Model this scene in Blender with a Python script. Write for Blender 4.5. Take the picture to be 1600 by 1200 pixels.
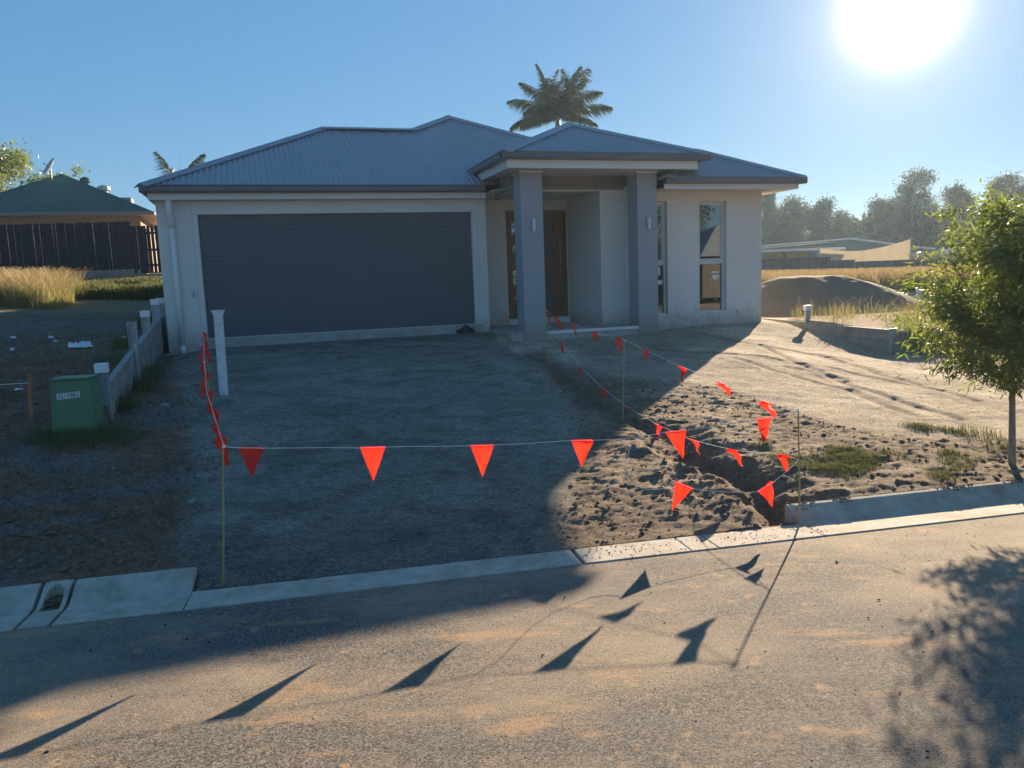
import bpy, math, random
import numpy as np
from mathutils import Vector, Matrix
random.seed(7); np.random.seed(7)
sc = bpy.context.scene
for o in list(bpy.data.objects): bpy.data.objects.remove(o)
R = math.radians
# ------------------------------------------------------------ camera
CAMH = 1.8
cam = bpy.data.cameras.new('camera'); cam.sensor_width = 36; cam.lens = 27.517; cam.clip_end = 3000; cam.clip_start = .05
co = bpy.data.objects.new('camera', cam); sc.collection.objects.link(co); sc.camera = co
pt, rl = R(7.733), R(2.13)
fwd = Vector((0, math.cos(pt), -math.sin(pt))); up0 = Vector((0, math.sin(pt), math.cos(pt))); r0 = Vector((1, 0, 0))
cx = math.cos(rl)*r0 - math.sin(rl)*up0; cy = math.sin(rl)*r0 + math.cos(rl)*up0
M = Matrix((cx, cy, -fwd)).transposed().to_4x4(); M.translation = (0, 0, CAMH); co.matrix_world = M
# ------------------------------------------------------------ sun and sky
SAZ, SEL = R(26.0), R(15.5)
sund = Vector((math.sin(SAZ)*math.cos(SEL), math.cos(SAZ)*math.cos(SEL), math.sin(SEL)))
sl_ = bpy.data.lights.new('sun', 'SUN'); sl_.energy = 5.0; sl_.angle = R(.55); sl_.color = (1, .80, .56)
so = bpy.data.objects.new('sun', sl_); so.rotation_euler = sund.to_track_quat('Z', 'Y').to_euler(); sc.collection.objects.link(so)
W = bpy.data.worlds.new('World'); sc.world = W; W.use_nodes = True
nt = W.node_tree; nt.nodes.clear()
sky = nt.nodes.new('ShaderNodeTexSky'); sky.sky_type = 'NISHITA'; sky.sun_disc = False
sky.sun_elevation = SEL; sky.sun_rotation = SAZ; sky.altitude = 50; sky.air_density = 1.0; sky.dust_density = .0; sky.ozone_density = 4.0
bg = nt.nodes.new('ShaderNodeBackground'); bg.inputs[1].default_value = .108
# the sun itself with the bright aureole round it, as a function of the angle from the sun
tc = nt.nodes.new('ShaderNodeTexCoord'); dt = nt.nodes.new('ShaderNodeVectorMath'); dt.operation = 'DOT_PRODUCT'
nt.links.new(tc.outputs['Generated'], dt.inputs[0]); dt.inputs[1].default_value = sund
def wm(op, a, b=None):
    n = nt.nodes.new('ShaderNodeMath'); n.operation = op
    for i, x in enumerate((a, b)):
        if x is None: continue
        if isinstance(x, (int, float)): n.inputs[i].default_value = x
        else: nt.links.new(x, n.inputs[i])
    return n.outputs[0]
ang = wm('ARCCOSINE', wm('MINIMUM', dt.outputs['Value'], .999999))
def glow(k, sig): return wm('MULTIPLY', wm('EXPONENT', wm('MULTIPLY', wm('DIVIDE', ang, sig), -1)), k)
core = wm('MULTIPLY', wm('EXPONENT', wm('MULTIPLY', wm('POWER', wm('DIVIDE', ang, R(1.35)), 1.5), -1)), 5.0)
g = wm('ADD', core, wm('ADD', glow(.30, R(4)), glow(.05, R(13))))
em = nt.nodes.new('ShaderNodeBackground'); em.inputs[0].default_value = (1, .80, .55, 1); nt.links.new(g, em.inputs[1])
ad = nt.nodes.new('ShaderNodeAddShader'); wo = nt.nodes.new('ShaderNodeOutputWorld')
tint = nt.nodes.new('ShaderNodeMix'); tint.data_type = 'RGBA'; tint.blend_type = 'MULTIPLY'; tint.inputs[0].default_value = 1; tint.inputs[7].default_value = (.63, .92, 1.18, 1); gam = nt.nodes.new('ShaderNodeGamma'); gam.inputs[1].default_value = .30; hsv = nt.nodes.new('ShaderNodeHueSaturation'); hsv.inputs['Saturation'].default_value = 2.0; nt.links.new(sky.outputs[0], gam.inputs[0]); nt.links.new(gam.outputs[0], hsv.inputs['Color']); nt.links.new(hsv.outputs[0], tint.inputs[6]); nt.links.new(tint.outputs[2], bg.inputs[0]); nt.links.new(bg.outputs[0], ad.inputs[0]); nt.links.new(em.outputs[0], ad.inputs[1]); nt.links.new(ad.outputs[0], wo.inputs[0])
sc.view_settings.view_transform = 'Standard'; sc.view_settings.look = 'None'; sc.view_settings.gamma = 1
sc.view_settings.use_curve_mapping = False; sc.view_settings.exposure = 1.65
sc.cycles.max_bounces = 6; sc.cycles.transparent_max_bounces = 12; sc.cycles.volume_bounces = 0
# ------------------------------------------------------------ helpers
def link(o): sc.collection.objects.link(o)
def tag(o, label=None, cat=None, group=None, kind=None):
    if label: o['label'] = label
    if cat: o['category'] = cat
    if group: o['group'] = group
    if kind: o['kind'] = kind
    return o
def empty(name, loc=(0, 0, 0), rz=0, label=None, cat=None, group=None, kind=None, parent=None):
    o = bpy.data.objects.new(name, None); o.empty_display_size = .1; o.location = loc; o.rotation_euler = (0, 0, rz); link(o)
    if parent: o.parent = parent
    return tag(o, label, cat, group, kind)
class MB:
    def __init__(s): s.v = []; s.f = []
    def add(s, vs, fs):
        b = len(s.v); s.v += [tuple(p) for p in vs]; s.f += [tuple(b+i for i in f) for f in fs]; return s
    def box(s, x0, x1, y0, y1, z0, z1):
        return s.add([(x0,y0,z0),(x1,y0,z0),(x1,y1,z0),(x0,y1,z0),(x0,y0,z1),(x1,y0,z1),(x1,y1,z1),(x0,y1,z1)],
                     [(0,3,2,1),(4,5,6,7),(0,1,5,4),(1,2,6,5),(2,3,7,6),(3,0,4,7)])
    def prism(s, prof, p0, p1, up=(0, 0, 1), caps=True):
        p0 = Vector(p0); p1 = Vector(p1); d = (p1-p0).normalized(); a = d.cross(Vector(up)).normalized(); b = a.cross(d)
        n = len(prof); vs = [p0+a*q[0]+b*q[1] for q in prof]+[p1+a*q[0]+b*q[1] for q in prof]
        fs = [(i, (i+1) % n, n+(i+1) % n, n+i) for i in range(n)]
        if caps: fs += [tuple(range(n))[::-1], tuple(range(n, 2*n))]
        return s.add(vs, fs)
    def tube(s, pts, r, n=8, caps=True):
        pts = [Vector(p) for p in pts]; m = len(pts); rs = r if isinstance(r, (list, tuple)) else [r]*m
        vs = []; a = None
        for i, p in enumerate(pts):
            d = (pts[min(i+1, m-1)]-pts[max(i-1, 0)]).normalized()
            if a is None: a = d.cross(Vector((0, 0, 1)) if abs(d.z) < .9 else Vector((1, 0, 0))).normalized()
            a = (a-d*a.dot(d)).normalized(); b = d.cross(a)
            for k in range(n):
                t = 2*math.pi*k/n; vs.append(p+(a*math.cos(t)+b*math.sin(t))*rs[i])
        fs = [(i*n+k, i*n+(k+1) % n, (i+1)*n+(k+1) % n, (i+1)*n+k) for i in range(m-1) for k in range(n)]
        if caps: fs += [tuple(range(n))[::-1], tuple(range((m-1)*n, m*n))]
        return s.add(vs, fs)
    def build(s, name, mat, parent=None, smooth=False, bevel=0):
        me = bpy.data.meshes.new(name); me.from_pydata(s.v, [], s.f); me.update()
        if mat: me.materials.append(mat)
        if smooth: me.polygons.foreach_set('use_smooth', [True]*len(me.polygons))
        o = bpy.data.objects.new(name, me); link(o)
        if parent: o.parent = parent
        if bevel:
            b = o.modifiers.new('b', 'BEVEL'); b.width = bevel; b.segments = 2; b.limit_method = 'ANGLE'; b.angle_limit = R(40)
        return o
def np_mesh(name, V, F, mat, parent=None, smooth=False, col=None):
    """V (n,3), F (m,k) numpy arrays"""
    V = np.ascontiguousarray(V, dtype=np.float32); F = np.ascontiguousarray(F, dtype=np.int32)
    me = bpy.data.meshes.new(name); m, k = F.shape
    me.vertices.add(len(V)); me.vertices.foreach_set('co', V.ravel())
    me.loops.add(m*k); me.loops.foreach_set('vertex_index', F.ravel())
    me.polygons.add(m); me.polygons.foreach_set('loop_start', np.arange(0, m*k, k, dtype=np.int32))
    if smooth: me.polygons.foreach_set('use_smooth', np.ones(m, bool))
    me.update(calc_edges=True)
    if col is not None:
        at = me.color_attributes.new('alb', 'FLOAT_COLOR', 'POINT')
        c4 = np.ones((len(V), 4), np.float32); c4[:, :3] = col; at.data.foreach_set('color', c4.ravel())
    if mat: me.materials.append(mat)
    o = bpy.data.objects.new(name, me); link(o)
    if parent: o.parent = parent
    return o
def cp(o, loc=None, rz=None, parent=None, scale=None):
    c = o.copy(); link(c)
    if loc is not None: c.location = loc
    if rz is not None: c.rotation_euler[2] = rz
    if scale is not None: c.scale = scale
    c.parent = parent
    return c
# materials ------------------------------------------------------
def new_mat(name):
    m = bpy.data.materials.new(name); m.use_nodes = True; n = m.node_tree.nodes; n.clear()
    out = n.new('ShaderNodeOutputMaterial'); p = n.new('ShaderNodeBsdfPrincipled'); m.node_tree.links.new(p.outputs[0], out.inputs[0])
    return m, m.node_tree, p, out
def N(t, typ, **kw):
    n = t.nodes.new(typ)
    for k, v in kw.items(): setattr(n, k, v)
    return n
def mix(t, fac, a, b, mode='MIX'):
    n = N(t, 'ShaderNodeMix', data_type='RGBA', blend_type=mode)
    for i, x in ((0, fac), (6, a), (7, b)):
        if isinstance(x, (int, float)): n.inputs[i].default_value = x
        elif isinstance(x, tuple): n.inputs[i].default_value = (*x[:3], 1)
        else: t.links.new(x, n.inputs[i])
    return n.outputs[2]
def noise(t, vec, scale, detail=4, rough=.6, stretch=None):
    n = N(t, 'ShaderNodeTexNoise'); n.inputs['Scale'].default_value = scale; n.inputs['Detail'].default_value = detail; n.inputs['Roughness'].default_value = rough
    if stretch:
        mp = N(t, 'ShaderNodeMapping'); mp.inputs['Scale'].default_value = stretch; t.links.new(vec, mp.inputs[0]); vec = mp.outputs[0]
    t.links.new(vec, n.inputs['Vector']); return n.outputs['Fac']
def ramp(t, fac, stops):
    n = N(t, 'ShaderNodeValToRGB'); t.links.new(fac, n.inputs[0]); e = n.color_ramp.elements
    while len(e) < len(stops): e.new(.5)
    for i, (p, c) in enumerate(stops):
        e[i].position = p; e[i].color = (c, c, c, 1) if isinstance(c, (int, float)) else (*c, 1)
    return n.outputs[0]
def mat(name, col, rough=.7, var=.15, vs=3.0, bump=0.0, bs=60, metal=0, spec=.5, dirt=None, ds=1.5, stretch=None, coat=0):
    m, t, p, o = new_mat(name); tcn = N(t, 'ShaderNodeTexCoord'); v = tcn.outputs['Object']
    c = mix(t, ramp(t, noise(t, v, vs, 5, .65, stretch), [(.3, 0), (.7, 1)]), tuple(x*(1-var) for x in col), tuple(min(1, x*(1+var)) for x in col))
    if dirt: c = mix(t, ramp(t, noise(t, v, ds, 6, .7), [(.45, 0), (.75, .8)]), c, dirt)
    t.links.new(c, p.inputs['Base Color']); p.inputs['Roughness'].default_value = rough; p.inputs['Metallic'].default_value = metal
    p.inputs['Specular IOR Level'].default_value = spec; p.inputs['Coat Weight'].default_value = coat
    if bump:
        b = N(t, 'ShaderNodeBump'); b.inputs['Strength'].default_value = bump; b.inputs['Distance'].default_value = .01
        t.links.new(noise(t, v, bs, 5, .7, stretch), b.inputs['Height']); t.links.new(b.outputs[0], p.inputs['Normal'])
    return m
def leaf_mat(name, ca, cb, trans=.35, rough=.45, sc_=2.0, tc_=(.35, .42, .04)):
    m, t, p, o = new_mat(name); g_ = N(t, 'ShaderNodeNewGeometry'); tcn = N(t, 'ShaderNodeTexCoord')
    rnd = g_.outputs['Random Per Island']; nz = noise(t, tcn.outputs['Object'], sc_, 3)
    f = N(t, 'ShaderNodeMath', operation='ADD'); t.links.new(rnd, f.inputs[0]); t.links.new(nz, f.inputs[1])
    f2 = N(t, 'ShaderNodeMath', operation='MULTIPLY'); t.links.new(f.outputs[0], f2.inputs[0]); f2.inputs[1].default_value = .6
    c = mix(t, f2.outputs[0], ca, cb); t.links.new(c, p.inputs['Base Color']); p.inputs['Roughness'].default_value = rough
    tr = N(t, 'ShaderNodeBsdfTranslucent'); c2 = mix(t, .5, c, tc_) ; t.links.new(c2, tr.inputs[0])
    ms = N(t, 'ShaderNodeMixShader'); ms.inputs[0].default_value = trans; t.links.new(p.outputs[0], ms.inputs[1]); t.links.new(tr.outputs[0], ms.inputs[2]); t.links.new(ms.outputs[0], o.inputs[0])
    return m
MT = {}
MT['render'] = mat('painted_render', (.70, .67, .62), .85, .04, 1.2, .25, 220)
def base_splash(m):
    # dust thrown up on the foot of the walls: ragged patches just above the slab
    t = m.node_tree; p = next(n for n in t.nodes if n.type == 'BSDF_PRINCIPLED'); c0 = p.inputs['Base Color'].links[0].from_socket; tcn = N(t, 'ShaderNodeTexCoord'); sx = N(t, 'ShaderNodeSeparateXYZ'); t.links.new(tcn.outputs['Object'], sx.inputs[0])
    nz = noise(t, tcn.outputs['Object'], 7, 6, .75); a = N(t, 'ShaderNodeMath', operation='MULTIPLY_ADD'); t.links.new(nz, a.inputs[0]); a.inputs[1].default_value = .9; t.links.new(sx.outputs[2], a.inputs[2])
    c1 = mix(t, ramp(t, a.outputs[0], [(.20, .75), (.62, 0)]), c0, (.30, .24, .17)); c1 = mix(t, ramp(t, noise(t, tcn.outputs['Object'], .8, 4, .6, (1, 1, .35)), [(.45, 0), (.8, .22)]), c1, (.42, .40, .36)); t.links.new(c1, p.inputs['Base Color'])
base_splash(MT['render'])
MT['column'] = mat('column_render', (.33, .345, .37), .8, .04, 1.2, .25, 220)
base_splash(MT['column'])
MT['trim'] = mat('white_trim', (.72, .70, .66), .5, .03, 2, .05, 40)
MT['soffit'] = mat('soffit_board', (.62, .59, .54), .7, .03, 2)
MT['roof'] = mat('corrugated_steel', (.235, .25, .27), .42, .07, .8, .03, 30, spec=.6)
MT['gutter'] = mat('gutter_steel', (.14, .145, .155), .4, .08, 2)
MT['garage'] = mat('garage_door_steel', (.088, .103, .120), .5, .06, 1, .05, 50, stretch=(1, 1, 8))
MT['clad'] = mat('weatherboard', (.26, .23, .20), .7, .1, 3)
MT['timber'] = mat('stained_timber', (.20, .085, .045), .45, .3, 3, .1, 30, stretch=(8, 8, .6))
MT['alu'] = mat('aluminium_frame', (.62, .62, .60), .4, .04, 3)
MT['steel'] = mat('galvanised_steel', (.38, .39, .40), .45, .2, 8, .05, 80, metal=.35)
MT['chrome'] = mat('brushed_steel', (.6, .6, .6), .25, .05, 8, metal=.9)
MT['white'] = mat('white_plastic', (.78, .78, .78), .4, .04, 4)
MT['pvc'] = mat('pvc_pipe', (.74, .75, .76), .4, .06, 3, dirt=(.4, .38, .34), ds=4)
MT['concrete'] = mat('concrete', (.40, .385, .35), .85, .15, 4, .4, 120, dirt=(.30, .22, .15), ds=2.2)
MT['kerb'] = mat('kerb_concrete', (.45, .40, .325), .9, .22, 7, .5, 110, dirt=(.30, .19, .11), ds=3)
MT['sleeper'] = mat('concrete_sleeper', (.33, .315, .28), .85, .15, 5, .5, 60, dirt=(.2, .14, .09), ds=3)
MT['cab'] = mat('green_paint', (.085, .21, .10), .5, .12, 3, .05, 50, dirt=(.12, .13, .08), ds=4)
MT['bamboo'] = mat('bamboo', (.42, .31, .11), .5, .25, 12, stretch=(1, 1, .2))
MT['stake'] = mat('raw_timber', (.42, .17, .07), .8, .25, 6, .3, 60, stretch=(6, 6, .5))
MT['rope'] = mat('white_cord', (.8, .78, .72), .8, .05, 40)
MT['dark'] = mat('dark_interior', (.05, .05, .05), .9, .1, 2)
MT['black'] = mat('black_plastic', (.02, .02, .022), .5, .1, 5)
MT['room'] = mat('room_plaster', (.35, .33, .30), .9, .05, 2)
MT['brick'] = mat('brick_mix', (.26, .18, .13), .85, .45, 14, .3, 40)
MT['tan'] = mat('tan_trim', (.55, .38, .24), .7, .1, 3)
MT['greenroof'] = mat('green_steel', (.025, .115, .095), .75, .12, 1.5, spec=.15)
MT['fencedark'] = mat('dark_stained_paling', (.007, .012, .022), .95, .3, 6, .3, 40, stretch=(6, 6, .6))
MT['darkwall'] = mat('dark_brown_wall', (.085, .075, .065), .9, .2, 6)
MT['block'] = mat('block_wall', (.25, .22, .19), .9, .2, 4, .4, 40)
MT['greysteel'] = mat('grey_blue_sheet', (.20, .25, .29), .5, .08, 2)
MT['fencegrey'] = mat('grey_sheet_fence', (.09, .095, .10), .6, .12, 1)
MT['bark'] = mat('bark', (.30, .24, .18), .9, .35, 14, .6, 40, stretch=(3, 3, .7))
MT['palebark'] = mat('pale_bark', (.40, .36, .30), .85, .3, 4, .3, 20)
MT['cloth'] = leaf_mat('shade_cloth', (.42, .34, .23), (.50, .41, .28), .22, .8, 2, (.5, .4, .27))
m, t, p, o_ = new_mat('window_glass'); p.inputs['Base Color'].default_value = (.6, .63, .62, 1); p.inputs['Roughness'].default_value = .02
tr = N(t, 'ShaderNodeBsdfTransparent'); tr.inputs[0].default_value = (.5, .52, .5, 1); gl = N(t, 'ShaderNodeBsdfGlossy'); gl.inputs['Roughness'].default_value = .015; gl.inputs[0].default_value = (.9, .92, .92, 1)
fr = N(t, 'ShaderNodeFresnel'); fr.inputs[0].default_value = 1.75; ms = N(t, 'ShaderNodeMixShader'); ma = N(t, 'ShaderNodeMath', operation='MULTIPLY_ADD'); ma.inputs[1].default_value = 1.2; ma.inputs[2].default_value = .12
t.links.new(fr.outputs[0], ma.inputs[0]); t.links.new(ma.outputs[0], ms.inputs[0]); t.links.new(tr.outputs[0], ms.inputs[1]); t.links.new(gl.outputs[0], ms.inputs[2]); t.links.new(ms.outputs[0], o_.inputs[0]); MT['glass'] = m
m, t, p, o_ = new_mat('orange_red_vinyl'); tcn = N(t, 'ShaderNodeTexCoord'); c = mix(t, noise(t, tcn.outputs['Object'], 9, 3), (.85, .03, .015), (1.0, .05, .02))
t.links.new(c, p.inputs['Base Color']); p.inputs['Roughness'].default_value = .5; tr = N(t, 'ShaderNodeBsdfTranslucent'); tr.inputs[0].default_value = (1, .035, .015, 1)
ms = N(t, 'ShaderNodeMixShader'); ms.inputs[0].default_value = .55; t.links.new(p.outputs[0], ms.inputs[1]); t.links.new(tr.outputs[0], ms.inputs[2]); t.links.new(ms.outputs[0], o_.inputs[0]); MT['flag'] = m
# ground: albedo comes with the soil zones (attribute), fine grain from noise
m, t, p, o_ = new_mat('soil'); at = N(t, 'ShaderNodeAttribute', attribute_name='alb'); tcn = N(t, 'ShaderNodeTexCoord'); v = tcn.outputs['Object']
c = mix(t, 1, at.outputs['Color'], ramp(t, noise(t, v, 34, 7, .8), [(.32, .42), (.68, 1.55)]), 'MULTIPLY'); c = mix(t, 1, c, ramp(t, noise(t, v, 9, 6, .75, (1, 1.6, 1)), [(.3, .65), (.7, 1.3)]), 'MULTIPLY')
c = mix(t, 1, c, ramp(t, noise(t, v, 3.1, 5, .6), [(.3, .82), (.7, 1.12)]), 'MULTIPLY')
vo = N(t, 'ShaderNodeTexVoronoi'); vo.inputs['Scale'].default_value = 55; t.links.new(v, vo.inputs['Vector'])
c = mix(t, ramp(t, vo.outputs['Distance'], [(.10, .55), (.18, 0)]), c, (.36, .33, .29)); t.links.new(c, p.inputs['Base Color']); p.inputs['Roughness'].default_value = .95; p.inputs['Specular IOR Level'].default_value = .15
b = N(t, 'ShaderNodeBump'); b.inputs['Strength'].default_value = 1.0; b.inputs['Distance'].default_value = .035; t.links.new(noise(t, v, 30, 8, .75), b.inputs['Height']); t.links.new(b.outputs[0], p.inputs['Normal']); MT['soil'] = m
# asphalt: pale and dark stone chips in binder, tan dust worn into it
m, t, p, o_ = new_mat('asphalt'); tcn = N(t, 'ShaderNodeTexCoord'); v = tcn.outputs['Object']
wv = N(t, 'ShaderNodeTexNoise'); wv.inputs['Scale'].default_value = 60; wv.inputs['Detail'].default_value = 3; t.links.new(v, wv.inputs['Vector'])
vm = N(t, 'ShaderNodeVectorMath', operation='MULTIPLY_ADD'); t.links.new(wv.outputs['Color'], vm.inputs[0]); vm.inputs[1].default_value = (.012, .012, .012); t.links.new(v, vm.inputs[2]); vw = vm.outputs[0]
vo = N(t, 'ShaderNodeTexVoronoi'); vo.inputs['Scale'].default_value = 165; t.links.new(vw, vo.inputs['Vector'])
vo2 = N(t, 'ShaderNodeTexVoronoi'); vo2.inputs['Scale'].default_value = 62; t.links.new(vw, vo2.inputs['Vector'])
sp = N(t, 'ShaderNodeSeparateColor'); t.links.new(vo.outputs['Color'], sp.inputs[0])
c = mix(t, sp.outputs[0], (.07, .063, .056), (.30, .265, .22))
c = mix(t, ramp(t, sp.outputs[1], [(.80, 0), (.82, .85)]), c, (.018, .017, .017))
c = mix(t, ramp(t, noise(t, v, 42, 5, .8), [(.50, 0), (.64, .75)]), c, (.03, .027, .025))
dust = noise(t, v, .5, 7, .62, (1.0, 1.7, 1)); c = mix(t, ramp(t, dust, [(.44, .04), (.62, .72)]), c, (.42, .325, .22))
c = mix(t, ramp(t, noise(t, v, .33, 5, .6), [(.46, 0), (.60, .40)]), c, (.13, .125, .12))
d2 = noise(t, v, 2.3, 7, .72, (.7, 1.9, 1)); c = mix(t, ramp(t, d2, [(.55, 0), (.66, .6)]), c, (.46, .28, .15))
d3 = noise(t, v, 7.5, 5, .65); c = mix(t, ramp(t, d3, [(.62, 0), (.69, .5)]), c, (.50, .32, .18))
c = mix(t, ramp(t, noise(t, v, 95, 4, .8), [(.58, 0), (.66, .9)]), c, (.022, .020, .019)); t.links.new(c, p.inputs['Base Color'])
p.inputs['Roughness'].default_value = .9; p.inputs['Specular IOR Level'].default_value = .2
b = N(t, 'ShaderNodeBump'); b.inputs['Strength'].default_value = .8; b.inputs['Distance'].default_value = .0035
h1 = N(t, 'ShaderNodeMath', operation='MULTIPLY_ADD'); t.links.new(noise(t, v, 110, 6, .85), h1.inputs[0]); h1.inputs[1].default_value = 2.2; h2 = N(t, 'ShaderNodeMath', operation='MULTIPLY'); t.links.new(vo.outputs['Distance'], h2.inputs[0]); h2.inputs[1].default_value = -.6; t.links.new(h2.outputs[0], h1.inputs[2])
t.links.new(h1.outputs[0], b.inputs['Height']); t.links.new(b.outputs[0], p.inputs['Normal']); MT['asphalt'] = m
MT['leaf_young'] = leaf_mat('young_tree_leaf', (.055, .09, .035), (.13, .175, .07), .5, .5)
MT['leaf_gum'] = leaf_mat('gum_leaf', (.032, .046, .022), (.08, .10, .045), .2, .6, .2, (.20, .22, .08))
MT['leaf_left'] = leaf_mat('bamboo_leaf', (.07, .12, .03), (.17, .21, .06), .35, .5, .3)
MT['leaf_palm'] = leaf_mat('palm_leaf', (.035, .06, .028), (.075, .10, .045), .16, .6, 1, (.12, .16, .05))
MT['grass'] = leaf_mat('green_grass', (.07, .085, .025), (.15, .15, .055), .3, .7, 1, (.22, .24, .07))
MT['limegrass'] = leaf_mat('lime_grass', (.14, .16, .04), (.30, .30, .10), .4, .7, .7, (.34, .36, .10))
MT['drygrass'] = leaf_mat('dry_grass', (.20, .17, .07), (.50, .36, .18), .35, .7, .7, (.42, .30, .13))
TH = 0.304472   # house yaw
HX, HY, SL = -5.281, 13.713, 0.942
cT, sT = math.cos(TH), math.sin(TH)
def HW(u, v, w=0.0):
    return (HX + u*cT - v*sT, HY + u*sT + v*cT, SL + w)
KA = 0.2075
kx, ky = math.cos(KA), math.sin(KA)
K0 = (0.380, 4.718)
def SN(x, y):
    dx, dy = x-K0[0], y-K0[1]
    return dx*kx + dy*ky, -dx*ky + dy*kx
def SW(s, n, z=0.0):
    return (K0[0] + s*kx - n*ky, K0[1] + s*ky + n*kx, z)
S_L, S_R = -2.34, 1.72          # ends of the raised kerb either side of the crossover
_grid = {}
def vnoise(x, y, seed=0):
    rng = np.random.RandomState(seed); T = rng.rand(256, 256)
    xi = np.floor(x).astype(int); yi = np.floor(y).astype(int)
    fx = x-xi; fy = y-yi
    fx = fx*fx*(3-2*fx); fy = fy*fy*(3-2*fy)
    a = T[xi % 256, yi % 256]; b = T[(xi+1) % 256, yi % 256]
    c = T[xi % 256, (yi+1) % 256]; d = T[(xi+1) % 256, (yi+1) % 256]
    return (a*(1-fx)+b*fx)*(1-fy) + (c*(1-fx)+d*fx)*fy
def fbm(x, y, sc, oct=4, seed=0, gain=.5, rot=.6):
    s = 0; a = 1; t = 0
    for i in range(oct):
        cr, sr = math.cos(rot*(i+1)), math.sin(rot*(i+1))
        s = s + a*vnoise((x*cr-y*sr)/sc+17.3*i, (x*sr+y*cr)/sc-9.1*i, seed+i); t += a
        a *= gain; sc /= 2.03
    return s/t-.5
def sstep(a, b, x):
    t = np.clip((x-a)/(b-a), 0, 1); return t*t*(3-2*t)
class TPS:
    def __init__(s, pts):
        P = np.array(pts, float); s.c = P[:, :2]; n = len(P)
        d = np.hypot(s.c[:, None, 0]-s.c[None, :, 0], s.c[:, None, 1]-s.c[None, :, 1])
        K = s.k(d) + np.eye(n)*1e-3
        A = np.zeros((n+3, n+3)); A[:n, :n] = K
        Q = np.hstack([np.ones((n, 1)), s.c]); A[:n, n:] = Q; A[n:, :n] = Q.T
        s.w = np.linalg.solve(A, np.concatenate([P[:, 2], np.zeros(3)]))
    def k(s, d):
        return d
    def __call__(s, x, y):
        x = np.asarray(x, float); y = np.asarray(y, float)
        r = s.w[-3] + s.w[-2]*x + s.w[-1]*y
        for (cx, cy), w in zip(s.c, s.w[:-3]):
            r = r + w*np.sqrt((x-cx)**2+(y-cy)**2)
        return r
def hp(u, v, w): return HW(u, v, w)
MAIN = TPS([SW(-2.3, .3, .0), SW(-1, .3, .0), SW(.4, .3, .0), SW(1.5, .3, .0), SW(-2.3, 1, .10), SW(-1, 1.1, .07), SW(.4, 1.1, .07), SW(1.5, 1.1, .12),
    SW(2.2, .55, .085), SW(4, .55, .085), SW(8, .55, .085), SW(16, .55, .085), SW(-2.7, .55, .085), SW(-5, .55, .085), SW(-9, .55, .085), SW(-20, .55, .085),
    hp(-.6, -.2, -.27), hp(0, -.2, -.18), hp(2.4, -.2, -.17), hp(4.8, -.2, -.17), hp(5.8, -1.5, -.3), hp(7, -1.2, -.28), hp(8.2, -1.5, -.3),
    hp(9.4, -1.0, -.23), hp(10.6, -1.0, -.225), hp(11.4, -1.4, -.36), hp(11.4, -3.6, -.77), hp(2.4, -4.8, -.50), hp(0.3, -4.8, -.50), hp(-.6, -5.2, -.55), hp(8, -4.5, -.45),
    hp(2, 14, -.2), hp(12, 8, -.2), hp(-1, 6, -.15), hp(-.7, 2, -.2)])
LEFT = TPS([SW(-3, .55, .085), SW(-6, .55, .085), SW(-12, .55, .2), SW(-30, .6, .3), hp(-.9, -5.2, -.36), hp(-.9, -3, -.10), hp(-.9, -.5, .12), hp(-.9, 2.5, .35), hp(-3, -5, -.12), hp(-3.4, -1, .22),
    hp(-6, -4, .15), hp(-8, 2, .70), (-12, 20, 1.55), (-16, 20, 1.7), (-9, 20, 1.3), (-10, 27, 1.85), (-20, 27, 1.95), (-35, 20, 2.2), (-4.5, 7.6, .33), (-6, 8, .45)])
RIGHT = TPS([hp(11.6, -1.4, -.22), hp(11.6, -3.6, -.32), hp(11.6, -6, -.62), SW(8, .55, .085), SW(16, .55, .085), SW(30, .55, .15), hp(16, -4, -.4), hp(13, 6, -.3), (16, 26, .62), (22, 26, .55), (12, 28, .75), (25, 40, .8), (15, 40, .9), (40, 40, .7), (12, 14, .5), (9, 9, .4)])
TRENCH = np.array([(0,0)])
RUTS = []
def dist_poly(x, y, P):
    best = np.full(np.shape(x), 1e9)
    for i in range(len(P)-1):
        ax, ay = P[i][:2]; bx, by = P[i+1][:2]; dx, dy = bx-ax, by-ay; L = dx*dx+dy*dy
        t = np.clip(((x-ax)*dx+(y-ay)*dy)/L, 0, 1)
        best = np.minimum(best, np.hypot(x-ax-t*dx, y-ay-t*dy))
    return best
def base_height(x, y):
    x = np.asarray(x, float); y = np.asarray(y, float)
    s, n = SN(x, y)
    dx, dy = x-HX, y-HY; u = dx*cT+dy*sT; v = -dx*sT+dy*cT
    wl = sstep(-.76, -.80, u) * sstep(-5.7, -5.2, v)
    # in front of the wall end the two levels flow into each other
    wl2 = sstep(-.2, -1.6, u) * (1-sstep(-5.7, -5.2, v))
    wl = np.maximum(wl, wl2)
    wr = sstep(11.44, 11.48, u) * sstep(-3.75, -3.65, v)
    wr = np.maximum(wr, sstep(10.9, 13.5, u)*(1-sstep(-3.75, -3.65, v)))
    z = MAIN(x, y)
    z = z*(1-wl) + LEFT(x, y)*wl
    z = z*(1-wr) + RIGHT(x, y)*wr
    far = sstep(35, 60, np.hypot(x, y-5))
    z = z*(1-far) + far*1.0
    return z
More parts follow.
